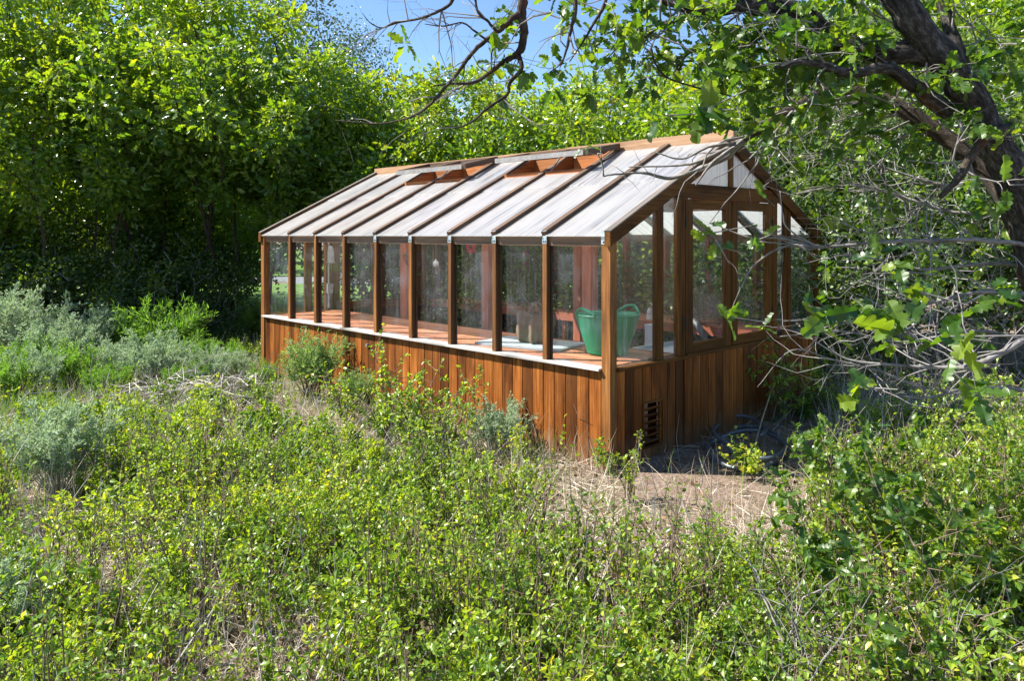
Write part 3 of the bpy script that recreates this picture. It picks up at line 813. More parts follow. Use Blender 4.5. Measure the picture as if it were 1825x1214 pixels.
# ------------------------------------------------------------------ background trees (space colonisation)
def grow(seed, stems, blobs, natt, step=.22, infl=1.6, kill=.42):
    r = np.random.default_rng(seed)
    att = []
    vol = np.array([b[3] ** 2 * b[4] for b in blobs]); cnt = (natt * vol / vol.sum()).astype(int) + 4
    for (x, y, z, rx, rz), c in zip(blobs, cnt):
        d = norm(r.normal(size=(c, 3))); q = r.random((c, 1)) ** .45
        att.append(np.array([x, y, z]) + d * q * np.array([rx, rx, rz]))
    att = np.concatenate(att); nodes = []; par = []
    for st in stems:
        prev = 0 if nodes else -1
        for k, p in enumerate(st):
            nodes.append(np.array(p, float)); par.append(prev); prev = len(nodes) - 1
    nodes = np.array(nodes); par = list(par); alive = np.ones(len(att), bool)
    for it in range(90):
        A = att[alive]
        if len(A) == 0: break
        d = np.linalg.norm(A[:, None] - nodes[None], axis=2); j = d.argmin(1); dm = d[np.arange(len(A)), j]
        R_ = infl if it > 6 else 6.0
        ok = dm < R_
        if not ok.any(): break
        new = []; np_ = []
        for i in np.unique(j[ok]):
            dd = norm(A[ok & (j == i)] - nodes[i]).sum(0) + r.normal(size=3) * .35 + np.array([0, 0, .12])
            new.append(nodes[i] + step * dd / (np.linalg.norm(dd) + 1e-9)); np_.append(i)
        nodes = np.concatenate([nodes, np.array(new)]); par += np_
        dist = np.linalg.norm(att[:, None] - nodes[None, -len(new):], axis=2).min(1)
        alive &= dist > kill
    n = len(nodes); par = np.array(par); rad = np.zeros(n); ch = np.zeros(n, int)
    for i in range(n):
        if par[i] >= 0: ch[par[i]] += 1
    acc = np.where(ch == 0, .0065 ** 2.3, 0.0)
    for i in range(n - 1, -1, -1):
        if acc[i] == 0: acc[i] = .0065 ** 2.3
        if par[i] >= 0: acc[par[i]] += acc[i]
    rad = acc ** (1 / 2.3)
    return nodes, par, rad, ch
def tree_template(seed, stems, blobs, natt, nleaf, lsize, tpl='low', spread=.20, leafy_r=.02, mat='oak_leaf', bmat='bark_dark', up=.5, trad=1.0):
    nodes, par, rad, ch = grow(seed, stems, blobs, natt)
    rad = rad * trad
    i = np.where(par >= 0)[0]
    wood_ = Acc(); r1 = rad[i]; r0 = np.minimum(rad[par[i]], rad[i] * 1.5)
    p0 = nodes[par[i]]; p1 = nodes[i]; ext = norm(p1 - p0) * (r1 * .3)[:, None]
    big = r1 > .03
    if big.any(): wood_.twigs(p0[big] - ext[big], p1[big] + ext[big], r0[big], r1[big], 8)
    if (~big).any(): wood_.twigs(p0[~big], p1[~big], r0[~big], r1[~big], 4)
    root = [k for k in range(len(par)) if par[k] < 0]
    tips = np.where(rad < leafy_r * max(1, trad * .8))[0]
    cen = nodes.mean(0)
    k = rng.integers(0, len(tips), nleaf)
    # clumping: each tip has its own vigour
    vig = rng.random(len(tips)) ** 2.2 + .04; k = rng.choice(len(tips), nleaf, p=vig / vig.sum())
    base = nodes[tips[k]] + rng.normal(size=(nleaf, 3)) * spread * np.array([1, 1, .75])
    out = norm(base - nodes[tips[k]]); nr = norm(rng.normal(size=(nleaf, 3)) * 1.0 + np.array([0, 0, up]))
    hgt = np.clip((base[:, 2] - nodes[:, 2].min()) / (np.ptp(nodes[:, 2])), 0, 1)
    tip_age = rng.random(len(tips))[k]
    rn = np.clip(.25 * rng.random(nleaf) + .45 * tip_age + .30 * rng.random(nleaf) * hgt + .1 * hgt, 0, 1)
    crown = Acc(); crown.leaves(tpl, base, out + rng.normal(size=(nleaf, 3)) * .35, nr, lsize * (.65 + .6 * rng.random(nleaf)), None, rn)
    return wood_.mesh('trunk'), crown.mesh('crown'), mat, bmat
def put_tree(tp, name, loc, rz, s, label, cat='tree', group=None, sz=None):
    e = empty(name, loc, rz, label, cat, group); e.scale = (s, s, sz or s)
    for nm, me, mt in (('trunk', tp[0], tp[3]), ('crown', tp[1], tp[2])):
        o = bpy.data.objects.new(nm, me)
        if not me.materials: me.materials.append(M[mt])
        COL.objects.link(o); o.parent = e
    return e
def stem(x0, y0, x1, y1, h, n=6, j=.08):
    q = np.linspace(0, 1, n); p = np.stack([x0 + (x1 - x0) * q, y0 + (y1 - y0) * q, h * q - .1], 1)
    p[1:, :2] += rng.normal(size=(n - 1, 2)) * j; return p
OAK = [
    # multi-stemmed clump, broad crown
    tree_template(101, [stem(0, 0, -.5, .1, 1.7), stem(.2, .1, .7, -.1, 1.8), stem(-.1, .2, .1, .6, 1.6)],
                  [(0, 0, 3.6, 1.9, 1.3), (-1.3, .2, 3.0, 1.1, .9), (1.3, -.2, 3.1, 1.2, 1.0), (.2, .9, 3.2, 1.2, 1), (.1, -1.1, 2.9, 1.1, .9), (0, 0, 4.6, 1.2, .8)], 620, 11500, .100, 'oak_mid', spread=.14),
    # taller oak
    tree_template(102, [stem(0, 0, .3, -.1, 2.4), stem(.15, .1, -.7, .3, 2.0)],
                  [(.2, 0, 4.6, 1.7, 1.6), (-1.0, .3, 3.7, 1.1, .9), (1.2, -.1, 3.9, 1.1, 1.0), (.1, -.8, 3.3, 1.2, .9), (.3, .1, 5.9, 1.1, .8), (-.5, .9, 4.2, 1.1, 1.0)], 640, 12500, .100, 'oak_mid', spread=.14),
    # lower bushy oak, leafy to the ground
    tree_template(103, [stem(0, 0, -.3, .1, .8, 4), stem(.2, .1, .5, -.1, .9, 4), stem(-.2, -.1, -.8, -.3, .8, 4)],
                  [(0, 0, 2.4, 1.7, 1.4), (-1.1, .2, 1.7, 1.1, 1.0), (1.2, -.2, 1.8, 1.1, 1.1), (.2, .9, 2.0, 1.2, 1), (.1, -1.0, 1.6, 1.1, .9), (.2, 0, 3.5, 1.0, .8)], 620, 11000, .096, 'oak_mid', spread=.14),
]
OAK.append(tree_template(106, [stem(0, 0, -.3, .1, 1.1, 5), stem(.2, .1, .5, -.1, 1.2, 5), stem(-.2, -.1, -.8, -.3, 1.0, 5), stem(.1, -.2, .7, -.6, 1.1, 5)],
                  [(0, 0, 2.4, 1.7, 1.5), (-1.1, .2, 1.6, 1.2, 1.2), (1.2, -.2, 1.7, 1.2, 1.2), (.2, .9, 2.0, 1.2, 1), (.1, -1.0, 1.5, 1.2, 1.1), (.2, 0, 3.4, 1.1, .9)], 900, 5200, .085, 'oak_mid', spread=.12, mat='shaded_leaf', bmat='twig', trad=.95))
POPLAR = tree_template(104, [stem(0, 0, .2, 0, 4.5, 10, .05), stem(.2, .1, .9, .1, 4.2, 10, .05)],
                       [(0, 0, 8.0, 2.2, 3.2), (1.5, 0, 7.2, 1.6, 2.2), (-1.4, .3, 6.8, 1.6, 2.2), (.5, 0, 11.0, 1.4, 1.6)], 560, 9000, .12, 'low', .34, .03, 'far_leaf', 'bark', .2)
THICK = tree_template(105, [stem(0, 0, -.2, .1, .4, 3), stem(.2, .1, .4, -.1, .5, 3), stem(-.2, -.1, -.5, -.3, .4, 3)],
                      [(0, 0, .9, 1.1, .8), (-.7, .2, .7, .8, .6), (.8, -.2, .8, .8, .7)], 420, 3600, .06, 'low', .13, .02, 'shaded_leaf', 'twig', .4)

rt = lambda: random.uniform(0, 2 * PI)
# left thicket: (px, Y, template, scale, label)
LEFT = [
    (20, 13.2, 1, 1.12, 'tall leafy oak at the outer end of the thicket beyond the sagebrush'),
    (150, 16.5, 1, 1.25, 'tallest oak rising behind the thicket, its crown leaving the frame'),
    (140, 12.8, 0, .98, 'low bushy oak over the grey sagebrush, dark beneath'),
    (285, 13.6, 0, 1.20, 'broad oak with a sunlit yellow-green crown above the sagebrush'),
    (330, 18.0, 1, 1.12, 'tall dark oak crown peaking above the middle of the thicket'),
    (425, 13.4, 0, 1.14, 'oak with several bare dark stems just outside the far end of the greenhouse'),
    (560, 15.4, 1, .84, 'oak with a pale yellow-green top behind the far end of the greenhouse roof'),
    (640, 14.6, 0, .90, 'round oak crown touching the far end of the ridge'),
]
for px, Y, k, s, lab in LEFT:
    p = P(px, 500, Y); put_tree(OAK[k], 'oak_tree', (p[0], Y, 0), rt(), s, lab, group='oaks of the thicket')
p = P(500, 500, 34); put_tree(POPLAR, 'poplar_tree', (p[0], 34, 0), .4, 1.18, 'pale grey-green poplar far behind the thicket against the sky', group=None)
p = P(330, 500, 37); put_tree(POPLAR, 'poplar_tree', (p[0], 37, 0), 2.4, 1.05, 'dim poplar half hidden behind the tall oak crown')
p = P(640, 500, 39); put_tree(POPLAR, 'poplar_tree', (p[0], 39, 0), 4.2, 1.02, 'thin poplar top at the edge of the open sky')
# behind the greenhouse
for (px, Y, k, s) in ((735, 14.2, 2, 1.18), (810, 13.4, 0, 0.88), (890, 15.0, 2, 1.22), (975, 12.8, 2, 1.06), (1060, 14.4, 0, 0.90), (1130, 12.2, 2, 1.05), (1205, 13.6, 0, 0.90), (1280, 11.4, 2, 1.04), (1365, 13.0, 0, 0.97)):
    p = P(px, 500, Y); put_tree(OAK[k], 'oak_tree', (p[0], Y, 0), rt(), s, 'bushy green oak in the row behind the greenhouse', group='oaks behind the greenhouse')
# beyond the gable
for (px, Y, k, s) in ((1425, 10.8, 3, 1.0), (1500, 9.6, 3, .9), (1530, 12.4, 0, 1.0), (1600, 10.2, 3, 1.05), (1690, 12.6, 0, 1.05), (1690, 8.8, 3, .9), (1790, 10.2, 3, 1.1), (1880, 9.0, 3, 1.0), (1880, 12.0, 0, 1.1), (1960, 10.0, 2, 1.0)):
    p = P(px, 500, Y); put_tree(OAK[k], 'oak_tree', (p[0], Y, 0), rt(), s, 'twiggy oak in the tangled thicket beyond the gable end', group='oaks beyond the gable')
# deep rows that close the view, and unseen oaks at the left that add shade
for (px, Y, k, s) in ((-60, 19.5, 2, 1.4), (60, 20.5, 2, 1.5), (210, 21, 2, 1.5), (330, 15.8, 2, .95), (-200, 14.5, 2, .9), (-140, 12.6, 2, .95), (-330, 13.2, 0, 1.1), (-40, 17.5, 2, 1.2), (60, 18.4, 2, 1.25), (160, 18.8, 2, 1.25), (300, 17.6, 2, 1.15), (390, 18.5, 2, 1.0), (20, 16.2, 2, 1.0), (110, 17.0, 2, 1.1), (230, 17.0, 2, 1.1), (700, 19, 0, .95), (820, 19.5, 2, 1.2), (960, 18.5, 2, 1.15), (1090, 18.5, 2, 1.15), (1230, 18, 0, .95), (1380, 17.5, 2, 1.4), (1520, 17, 0, 1.3), (1680, 17.5, 1, 1.2), (1850, 16.5, 1, 1.1)):
    p = P(px, 500, Y); put_tree(OAK[k], 'oak_tree', (p[0], Y, 0), rt(), s, 'dark oak deep inside the thicket, mostly hidden by nearer crowns or out of view', group='oaks deep in the thicket')
# far row beyond the road
for i in range(9):
    px = 250 + i * 75 + random.uniform(-20, 20); Y = random.uniform(42, 50); p = P(px, 500, Y)
    put_tree(OAK[2], 'oak_tree', (p[0], Y, 0), rt(), random.uniform(1.5, 1.9), 'far dark oak beyond the paved road', group='oaks beyond the road')
# leafy thicket shrubs under the trees
for (px, Y, s) in ((30, 12.0, .9), (110, 12.9, 1.1), (200, 12.6, .9), (270, 12.2, .8), (330, 12.9, 1.0), (390, 12.6, .6), (-60, 12.4, 1.1), (250, 14.4, 1.2), (160, 14.5, 1.3), (340, 14.8, 1.2), (60, 14.0, 1.3)):
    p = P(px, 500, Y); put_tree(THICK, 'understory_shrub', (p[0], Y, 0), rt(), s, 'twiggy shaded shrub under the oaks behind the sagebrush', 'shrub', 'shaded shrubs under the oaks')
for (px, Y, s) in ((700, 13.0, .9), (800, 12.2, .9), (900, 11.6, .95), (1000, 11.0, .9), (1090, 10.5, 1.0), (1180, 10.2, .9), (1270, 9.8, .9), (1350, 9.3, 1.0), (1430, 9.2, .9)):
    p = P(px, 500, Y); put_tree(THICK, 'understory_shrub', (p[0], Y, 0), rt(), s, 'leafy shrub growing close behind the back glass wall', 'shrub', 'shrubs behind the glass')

# ------------------------------------------------------------------ sagebrush and other silvery shrubs
def bush(seed, n_st, h, spread, n_leaf, ls, lw, lmat, smat, upright=1.0, tpl='lance', tip=.55):
    r = np.random.default_rng(seed); W_ = Acc(); Lf = Acc(); P0 = []; P1 = []; R0 = []; R1 = []; pts = []; dirs = []
    for _ in range(n_st):
        a = r.uniform(0, 2 * PI); lean = r.uniform(.05, 1) * spread; d = np.array([math.cos(a) * lean, math.sin(a) * lean, upright]); d /= np.linalg.norm(d)
        p = np.array([math.cos(a), math.sin(a), 0]) * r.uniform(0, .12) * spread; L_ = h * r.uniform(.6, 1.05); m = 6
        for k in range(m):
            q = p + d * L_ / m; P0.append(p); P1.append(q); R0.append(.0055 * (1 - k / m) + .0012); R1.append(.0055 * (1 - (k + 1) / m) + .0012)
            d = d + r.normal(size=3) * .10 + np.array([0, 0, .06]); d /= np.linalg.norm(d)
            if k >= 2:
                for b in range(2):
                    dd = d + r.normal(size=3) * .5; dd /= np.linalg.norm(dd); l2 = L_ * r.uniform(.12, .3)
                    P0.append(q); P1.append(q + dd * l2); R0.append(.002); R1.append(.0008)
                    for u in np.linspace(.15, 1, 5): pts.append(q + dd * l2 * u); dirs.append(dd)
            if k >= m * (1 - tip): pts.append(q); dirs.append(d)
            p = q
    W_.twigs(P0, P1, R0, R1, k=3)
    pts = np.array(pts); dirs = np.array(dirs); k = r.integers(0, len(pts), n_leaf)
    base = pts[k] + r.normal(size=(n_leaf, 3)) * .012; al = dirs[k] + r.normal(size=(n_leaf, 3)) * .55
    Lf.leaves(tpl, base, al, norm(r.normal(size=(n_leaf, 3)) + [0, 0, .5]), ls * r.uniform(.6, 1.2, n_leaf), lw * r.uniform(.7, 1.2, n_leaf), np.clip(r.random(n_leaf) * .6 + .4 * r.random(len(pts))[k], 0, 1))
    return W_.mesh('stems'), Lf.mesh('foliage'), lmat, smat
def put_bush(tp, name, xy, s, label, cat, group=None, rz=None):
    z = float(gh(np.array(xy[0]), np.array(xy[1])))
    e = empty(name, (xy[0], xy[1], z), rt() if rz is None else rz, label, cat, group); e.scale = (s, s, s)
    for nm, me, mt in (('stems', tp[0], tp[3]), ('foliage', tp[1], tp[2])):
        o = bpy.data.objects.new(nm, me)
        if not me.materials: me.materials.append(M[mt])
        COL.objects.link(o); o.parent = e
    return e
SAGE = [bush(201, 46, .72, .8, 9000, .038, .10, 'sage_leaf', 'dead'), bush(202, 42, .62, 1.0, 8000, .038, .10, 'sage_leaf', 'dead')]
RABBIT = bush(203, 46, .66, .62, 4200, .07, .085, 'willow_leaf', 'stem', 1.0)
LUSH = bush(204, 44, .60, .9, 5200, .065, .09, 'grass', 'stem', 1.0)
def at(px, Y): return ((px - CX) / F * Y, Y)
for (px, Y, k, s, lab) in (
    (25, 10.4, 0, 1.35, 'large silvery sagebrush at the outer edge below the dark thicket'),
    (95, 9.8, 1, 1.1, 'bushy grey-green sagebrush in the middle of the silvery clump'),
    (165, 10.6, 0, 1.0, 'grey sagebrush reaching up against the dark understory'),
    (210, 9.3, 1, .8, 'rounded grey sagebrush below the bright green shrub'),
    (60, 8.6, 1, .8, 'low sagebrush above the bright grass tuft'),
    (270, 9.0, 1, .95, 'small sagebrush between the grass and the bright green shrub'),
    (370, 8.8, 0, .62, 'sagebrush with dead grey sticks at its foot'),
    (420, 9.3, 0, .5, 'slim sagebrush nearest the dry strip by the wall'),
    (110, 5.3, 0, .8, 'silvery sagebrush standing among the green undergrowth'),
    (0, 3.3, 1, .6, 'pale sagebrush cut by the lower corner of the frame'),
):
    put_bush(SAGE[k], 'sagebrush', at(px, Y), s, lab, 'sagebrush', 'sagebrush plants')
put_bush(SAGE[1], 'sagebrush', at(890, 6.35), .62, 'pale sagebrush leaning on the siding near the corner', 'sagebrush', 'sagebrush plants')
put_bush(RABBIT, 'rabbitbrush', at(558, 8.35), .98, 'upright grey-green shrub with narrow leaves against the long wall', 'shrub')
put_bush(RABBIT, 'rabbitbrush', at(637, 7.9), .55, 'slim narrow-leaved shoot before the wall boards', 'shrub')
put_bush(LUSH, 'green_shrub', at(300, 10.4), 1.35, 'bright green shrub between sagebrush and dark trees', 'shrub')
put_bush(LUSH, 'green_shrub', at(245, 10.9), 1.0, 'fresh green shrub beside the larger bright one', 'shrub')
put_bush(LUSH, 'green_shrub', at(330, 9.6), .8, 'small fresh green shrub in front of the larger bright one', 'shrub')
for px, Y, s in ((130, 9.0, .8), (395, 9.7, .7), (190, 8.4, .6), (55, 9.3, .8), (10, 8.2, .7), (330, 8.6, .55), (470, 8.9, .5)):
    put_bush(LUSH, 'green_shrub', at(px, Y), s, 'low fresh green shrub mixed in among the silvery sagebrush', 'shrub', 'green shrubs in the sagebrush')
put_bush(LUSH, 'green_shrub', at(455, 12.6), 1.0, 'sunlit green growth behind the far corner post', 'shrub')
# dead brush heap
D = Acc(); n = 260
c = np.array([*at(345, 8.1), .12]); p0 = c + rng.normal(size=(n, 3)) * [.42, .3, .10]; d = rdir(n, .15); d[:, 2] *= .5
p1 = p0 + d * rng.uniform(.2, .6, (n, 1)); pm = (p0 + p1) / 2 + rng.normal(size=(n, 3)) * .04
D.twigs(p0, pm, .006, .0045); D.twigs(pm, p1, .0045, .002)
db = D.build('dead_sticks', M['dead']); db['kind'] = 'stuff'

# ------------------------------------------------------------------ leafy undergrowth, grass, litter
def small_plant(seed, h, n_st, leaf_s, nper):
    r = np.random.default_rng(seed); P0 = []; P1 = []; R0 = []; R1 = []; lp = []; ld = []
    for _ in range(n_st):
        a = r.uniform(0, 2 * PI); d = np.array([math.cos(a) * r.uniform(.1, .55), math.sin(a) * r.uniform(.1, .55), 1.0]); d /= np.linalg.norm(d)
        p = np.array([math.cos(a), math.sin(a), 0]) * r.uniform(0, .07); L_ = h * r.uniform(.55, 1.1); m = 6
        for k in range(m):
            q = p + d * L_ / m; P0.append(p); P1.append(q); R0.append(.0030 * (1 - k / m) + .0009); R1.append(.0030 * (1 - (k + 1) / m) + .0009)
            d = d + r.normal(size=3) * .16; d /= np.linalg.norm(d)
            if k >= 1:
                for b in range(2):
                    dd = norm(d * .5 + r.normal(size=3) * .6); l2 = L_ * r.uniform(.10, .26); P0.append(q); P1.append(q + dd * l2); R0.append(.0014); R1.append(.0007)
                    for u in np.linspace(.2, 1, nper): lp.append(q + dd * l2 * u); ld.append(dd)
            p = q
    lp = np.array(lp); ld = np.array(ld); lp = np.repeat(lp, 2, 0); ld = np.repeat(ld, 2, 0); n = len(lp)
    al = norm(ld * .5 + r.normal(size=(n, 3)) * .7); nr = norm(r.normal(size=(n, 3)) * 1.0 + [0, 0, .7]); sz = leaf_s * r.uniform(.55, 1.2, n)
    return (np.array(P0), np.array(P1), np.array(R0), np.array(R1)), (lp, al, nr, sz)
PL = [small_plant(300 + i, random.uniform(.34, .56), random.randint(7, 11), .028, 4) for i in range(8)]
def rotz(a, v): c, s = np.cos(a), np.sin(a); o = v.copy(); o[..., 0] = v[..., 0] * c - v[..., 1] * s; o[..., 1] = v[..., 0] * s + v[..., 1] * c; return o

def px_of(x, y, z=0.0): return CX + F * x / y, HY + F * (EYE - z) / y
def vnoise(x, y, f, s=0.0):
    return .5 + .25 * (np.sin(x * f + s) * np.cos(y * f * 1.13 - s) + np.sin((x + y) * f * .71 + 2 * s) + .0)
def density(x, y):
    """relative cover of leafy undergrowth at ground points"""
    px, py = px_of(x, y)
    d = np.ones_like(x)
    dx, dy = x - C0[0], y - C0[1]; wv = dx * gvv[0] + dy * gvv[1]; t = dx * gu[0] + dy * gu[1]
    near_wall = (wv > -1.15) & (wv < 0) & (t > -.5) & (t < 6)
    d = np.where(near_wall, .05 + .30 * (wv < -.75), d)
    d = np.where((px > 1000) & (px < 1480) & (py > 760) & (py < 905), .03, d)
    d = np.where((px > 860) & (px < 1120) & (py > 780) & (py < 930), .14, d)
    d = np.where((px > 960) & (px < 1450) & (py >= 860) & (py < 1035), .035, d)
    d = np.where((px < 330) & (py < 760), .35, d)
    d = np.where(inside(x, y, .1), 0, d)
    d = np.where((px > 1460) & (py < 760), .25, d)
    d = np.where((wv > 3.6), .2, d)
    d = np.where(y > 11.5, .12, d)
    d *= np.clip((.55 * vnoise(x, y, 2.3, 1.0) + .45 * vnoise(x, y, 5.9, 4.0) - .30) * 3.2, .42, 1.25)
    return d
def sample(n, x0, x1, y0, y1, fn):
    x = rng.uniform(x0, x1, n); q = rng.random(n); y = y0 + (y1 - y0) * q ** 1.25
    keep = rng.random(n) < fn(x, y); return x[keep], y[keep]
US = Acc(); UL = Acc()
xs, ys = sample(4600, -7.5, 5.5, 1.75, 11.5, density)
vis = np.abs(xs) < ys * .75 + .6; xs, ys = xs[vis], ys[vis]
for x, y in zip(xs, ys):
    (p0, p1, r0, r1), (lp, al, nr, sz) = PL[rng.integers(0, 8)]
    a = rng.uniform(0, 2 * PI); s = rng.uniform(.45, 1.1) * (.62 if y > 5 else .85 if y > 3.6 else .95); sl = rng.uniform(.65, 1.25); o = np.array([x, y, float(gh(x, y))])
    if y < 2.6: s *= .8
    k = 3
    US.twigs(rotz(a, p0) * s + o, rotz(a, p1) * s + o, r0 * s, r1 * s, k=3)
    tint = rng.random() * .5; m = rng.random(len(lp)) < rng.uniform(.35, .9)
    UL.leaves('low' if y > 4.5 else 'oval', (rotz(a, lp) * s + o)[m], rotz(a, al)[m], rotz(a, nr)[m], (sz * sl)[m], None, np.clip(tint + .55 * rng.random(m.sum()), 0, 1))
# taller woody shoots standing out of the cover
xs, ys = sample(300, -4.5, 3.5, 2.4, 5.4, lambda a, b: density(a, b) * .8)
vis = np.abs(xs) < ys * .72 + .3
for x, y in zip(xs[vis], ys[vis]):
    (p0, p1, r0, r1), (lp, al, nr, sz) = PL[rng.integers(0, 8)]
    a = rng.uniform(0, 2 * PI); s = rng.uniform(.85, 1.25); o = np.array([x, y, float(gh(x, y))]); sq = np.array([.75, .75, 1.1]) * s
    US.twigs(rotz(a, p0) * sq + o, rotz(a, p1) * sq + o, r0 * 1.5, r1 * 1.5, k=4)
    m = rng.random(len(lp)) < rng.uniform(.15, .6); tint = rng.random() * .4
    UL.leaves('oval', (rotz(a, lp) * sq + o)[m], rotz(a, al)[m], rotz(a, nr)[m], sz[m], None, np.clip(tint + .6 * rng.random(m.sum()), 0, 1))
ug = empty('undergrowth'); ug['kind'] = 'stuff'
US.build('stems', M['stem'], ug); UL.build('foliage', M['shrub_leaf'], ug)

# dry grass and straw
def straw_d(x, y):
    px, py = px_of(x, y); d = .55 * np.ones_like(x)
    d = np.where((px > 1090) & (px < 1470) & (py > 740) & (py < 915), .05, d)
    d = np.where(inside(x, y, .03), 0, d); d = np.where(y > 12, .2, d); return d
x, y = sample(170000, -7.5, 5.5, 1.8, 13.5, straw_d); v_ = np.abs(x) < y * .75 + .5; x, y = x[v_], y[v_]
n = len(x); S = Acc(); base = np.stack([x, y, gh(x, y)], 1); lean = rdir(n); lean[:, 2] = rng.uniform(.05, 1.1, n)
lean_flat = rng.random(n) < .55; lean[lean_flat, 2] = rng.uniform(.0, .22, lean_flat.sum()); base[:, 2] += np.where(lean_flat, rng.uniform(.005, .05, n), 0)
S.leaves('blade', base, norm(lean), rdir(n, .6), rng.uniform(.08, .30, n), rng.uniform(.0025, .005, n))
x, y = sample(30000, -7.5, 5.5, 1.9, 11, lambda a, b: straw_d(a, b) * (.1 + vnoise(a, b, 2.9, .4))); v_ = np.abs(x) < y * .75 + .5; x, y = x[v_], y[v_]
n = len(x); base = np.stack([x, y, gh(x, y)], 1); lean = rdir(n) * .38; lean[:, 2] = 1
S.leaves('blade', base, norm(lean), rdir(n), rng.uniform(.18, .46, n), rng.uniform(.0026, .0048, n))
dg = S.build('dry_grass', M['straw']); dg['kind'] = 'stuff'
# green grass
def grass_d(x, y):
    px, py = px_of(x, y); d = .06 + .5 * np.clip((vnoise(x, y, 1.9, 3.0) - .5) * 4, 0, 1)
    d = np.where((px < 140) & (py > 640) & (py < 790), 1.0, d)
    d = np.where((px > 650) & (px < 860) & (py > 880) & (py < 1100), .75, d)
    d = np.where((px > 380) & (px < 480) & (py < 640) & (py > 520), 1.0, d)
    d = np.where(inside(x, y, .05), 0, d); d = np.where((px > 1000) & (px < 1450) & (py > 700) & (py < 960), .03, d); return d
x, y = sample(80000, -8.5, 5.5, 1.9, 20, grass_d); v_ = np.abs(x) < y * .75 + .5; x, y = x[v_], y[v_]
n = len(x); S = Acc(); base = np.stack([x, y, gh(x, y)], 1); lean = rdir(n) * .45; lean[:, 2] = 1
S.leaves('blade', base, norm(lean), rdir(n), rng.uniform(.12, .36, n), rng.uniform(.003, .0055, n))
gg = S.build('green_grass', M['grass']); gg['kind'] = 'stuff'
# litter and fallen twigs
def lit_d(x, y):
    px, py = px_of(x, y); d = np.where(inside(x, y, .02), 0, .7)
    return np.where((px > 1090) & (px < 1470) & (py > 740) & (py < 930), .12, d)
def twig_d(x, y):
    px, py = px_of(x, y); d = np.where(inside(x, y, .25), 0, .7 * (.3 + vnoise(x, y, 3.1, 2.0)))
    return np.where((px > 980) & (px < 1480) & (py > 700) & (py < 960), .04, d)
x, y = sample(26000, -6, 5.5, 2.2, 12.5, lit_d); v_ = np.abs(x) < y * .75 + .5; x, y = x[v_], y[v_]; n = len(x)
S = Acc(); base = np.stack([x, y, gh(x, y) + rng.uniform(.004, .02, n)], 1); al = rdir(n); al[:, 2] *= .25
S.leaves('low', base, norm(al), norm(rng.normal(size=(n, 3)) * .4 + [0, 0, 1]), rng.uniform(.02, .06, n))
ll = S.build('leaf_litter', M['litter']); ll['kind'] = 'stuff'
x, y = sample(24000, -6, 5.5, 2.0, 11, twig_d); v_ = np.abs(x) < y * .75 + .5; x, y = x[v_], y[v_]; n = len(x)
S = Acc(); p0 = np.stack([x, y, gh(x, y) + .01], 1); d = rdir(n); d[:, 2] = np.abs(d[:, 2]) * 1.6 * (rng.random(n) < .6) + .03
Ln = rng.uniform(.08, .36, (n, 1)); pm = p0 + d * Ln * .5 + rng.normal(size=(n, 3)) * .015; p1 = pm + d * Ln * .5 + rng.normal(size=(n, 3)) * .03
rr = rng.uniform(.0014, .0042, n); S.twigs(p0, pm, rr, rr * .8, k=3); S.twigs(pm, p1, rr * .8, rr * .4, k=3)
ft = S.build('fallen_twigs', M['dead']); ft['kind'] = 'stuff'

# ------------------------------------------------------------------ the near oak at the edge of the frame
def smooth_poly(pts, rad, sub=6, jit=.0, r=None):
    pts = np.asarray(pts, float); rad = np.asarray(rad, float); n = len(pts)
    t = np.linspace(0, n - 1, (n - 1) * sub + 1); out = []
    ext = np.concatenate([[2 * pts[0] - pts[1]], pts, [2 * pts[-1] - pts[-2]]])
    for q in t:
        i = min(int(q), n - 2); f = q - i; a, b, c, d = ext[i], ext[i + 1], ext[i + 2], ext[i + 3]
        out.append(.5 * ((2 * b) + (-a + c) * f + (2 * a - 5 * b + 4 * c - d) * f * f + (-a + 3 * b - 3 * c + d) * f ** 3))
    out = np.array(out); rr = np.interp(t, np.arange(n), rad)
    if jit: out[1:-1] += rng.normal(size=(len(out) - 2, 3)) * jit * rr[1:-1, None]; rr *= 1 + rng.normal(size=len(rr)) * .06
    return out, rr
NT_ = empty('oak_tree', tuple(P(1990, 1060, 3.9) * [1, 1, 0]), 0, 'near old oak with thick grey leaning trunk and bare twisted limbs reaching over the greenhouse', 'tree')
NT_.location = (0, 0, 0)
base_pt = P(1960, 1056, 3.9)
NT_.location = (base_pt[0], base_pt[1], 0)
OFF = np.array([base_pt[0], base_pt[1], 0])
def limb(path, name, n=10, jit=.12, mat='bark'):
    pts = np.array([P(a, b, c) for a, b, c, _ in path]); rad = [d for *_, d in path]
    pts, rr = smooth_poly(pts, rad, 6, jit)
    mb = MB(); mb.tube(pts - OFF, rr, n); mb.build(name, M[mat], NT_, smooth=True)
    return pts, rr
LIMBS = []
trunk = limb([(1960, 1100, 3.9, .155), (1940, 900, 3.85, .125), (1893, 620, 3.8, .098), (1842, 420, 3.75, .087), (1790, 290, 3.7, .079), (1715, 150, 3.65, .072), (1622, 30, 3.6, .066), (1560, -80, 3.6, .062), (1480, -260, 3.5, .07), (1380, -450, 3.4, .05)], 'trunk', 16, .035)
TW = Acc(); LV = Acc()
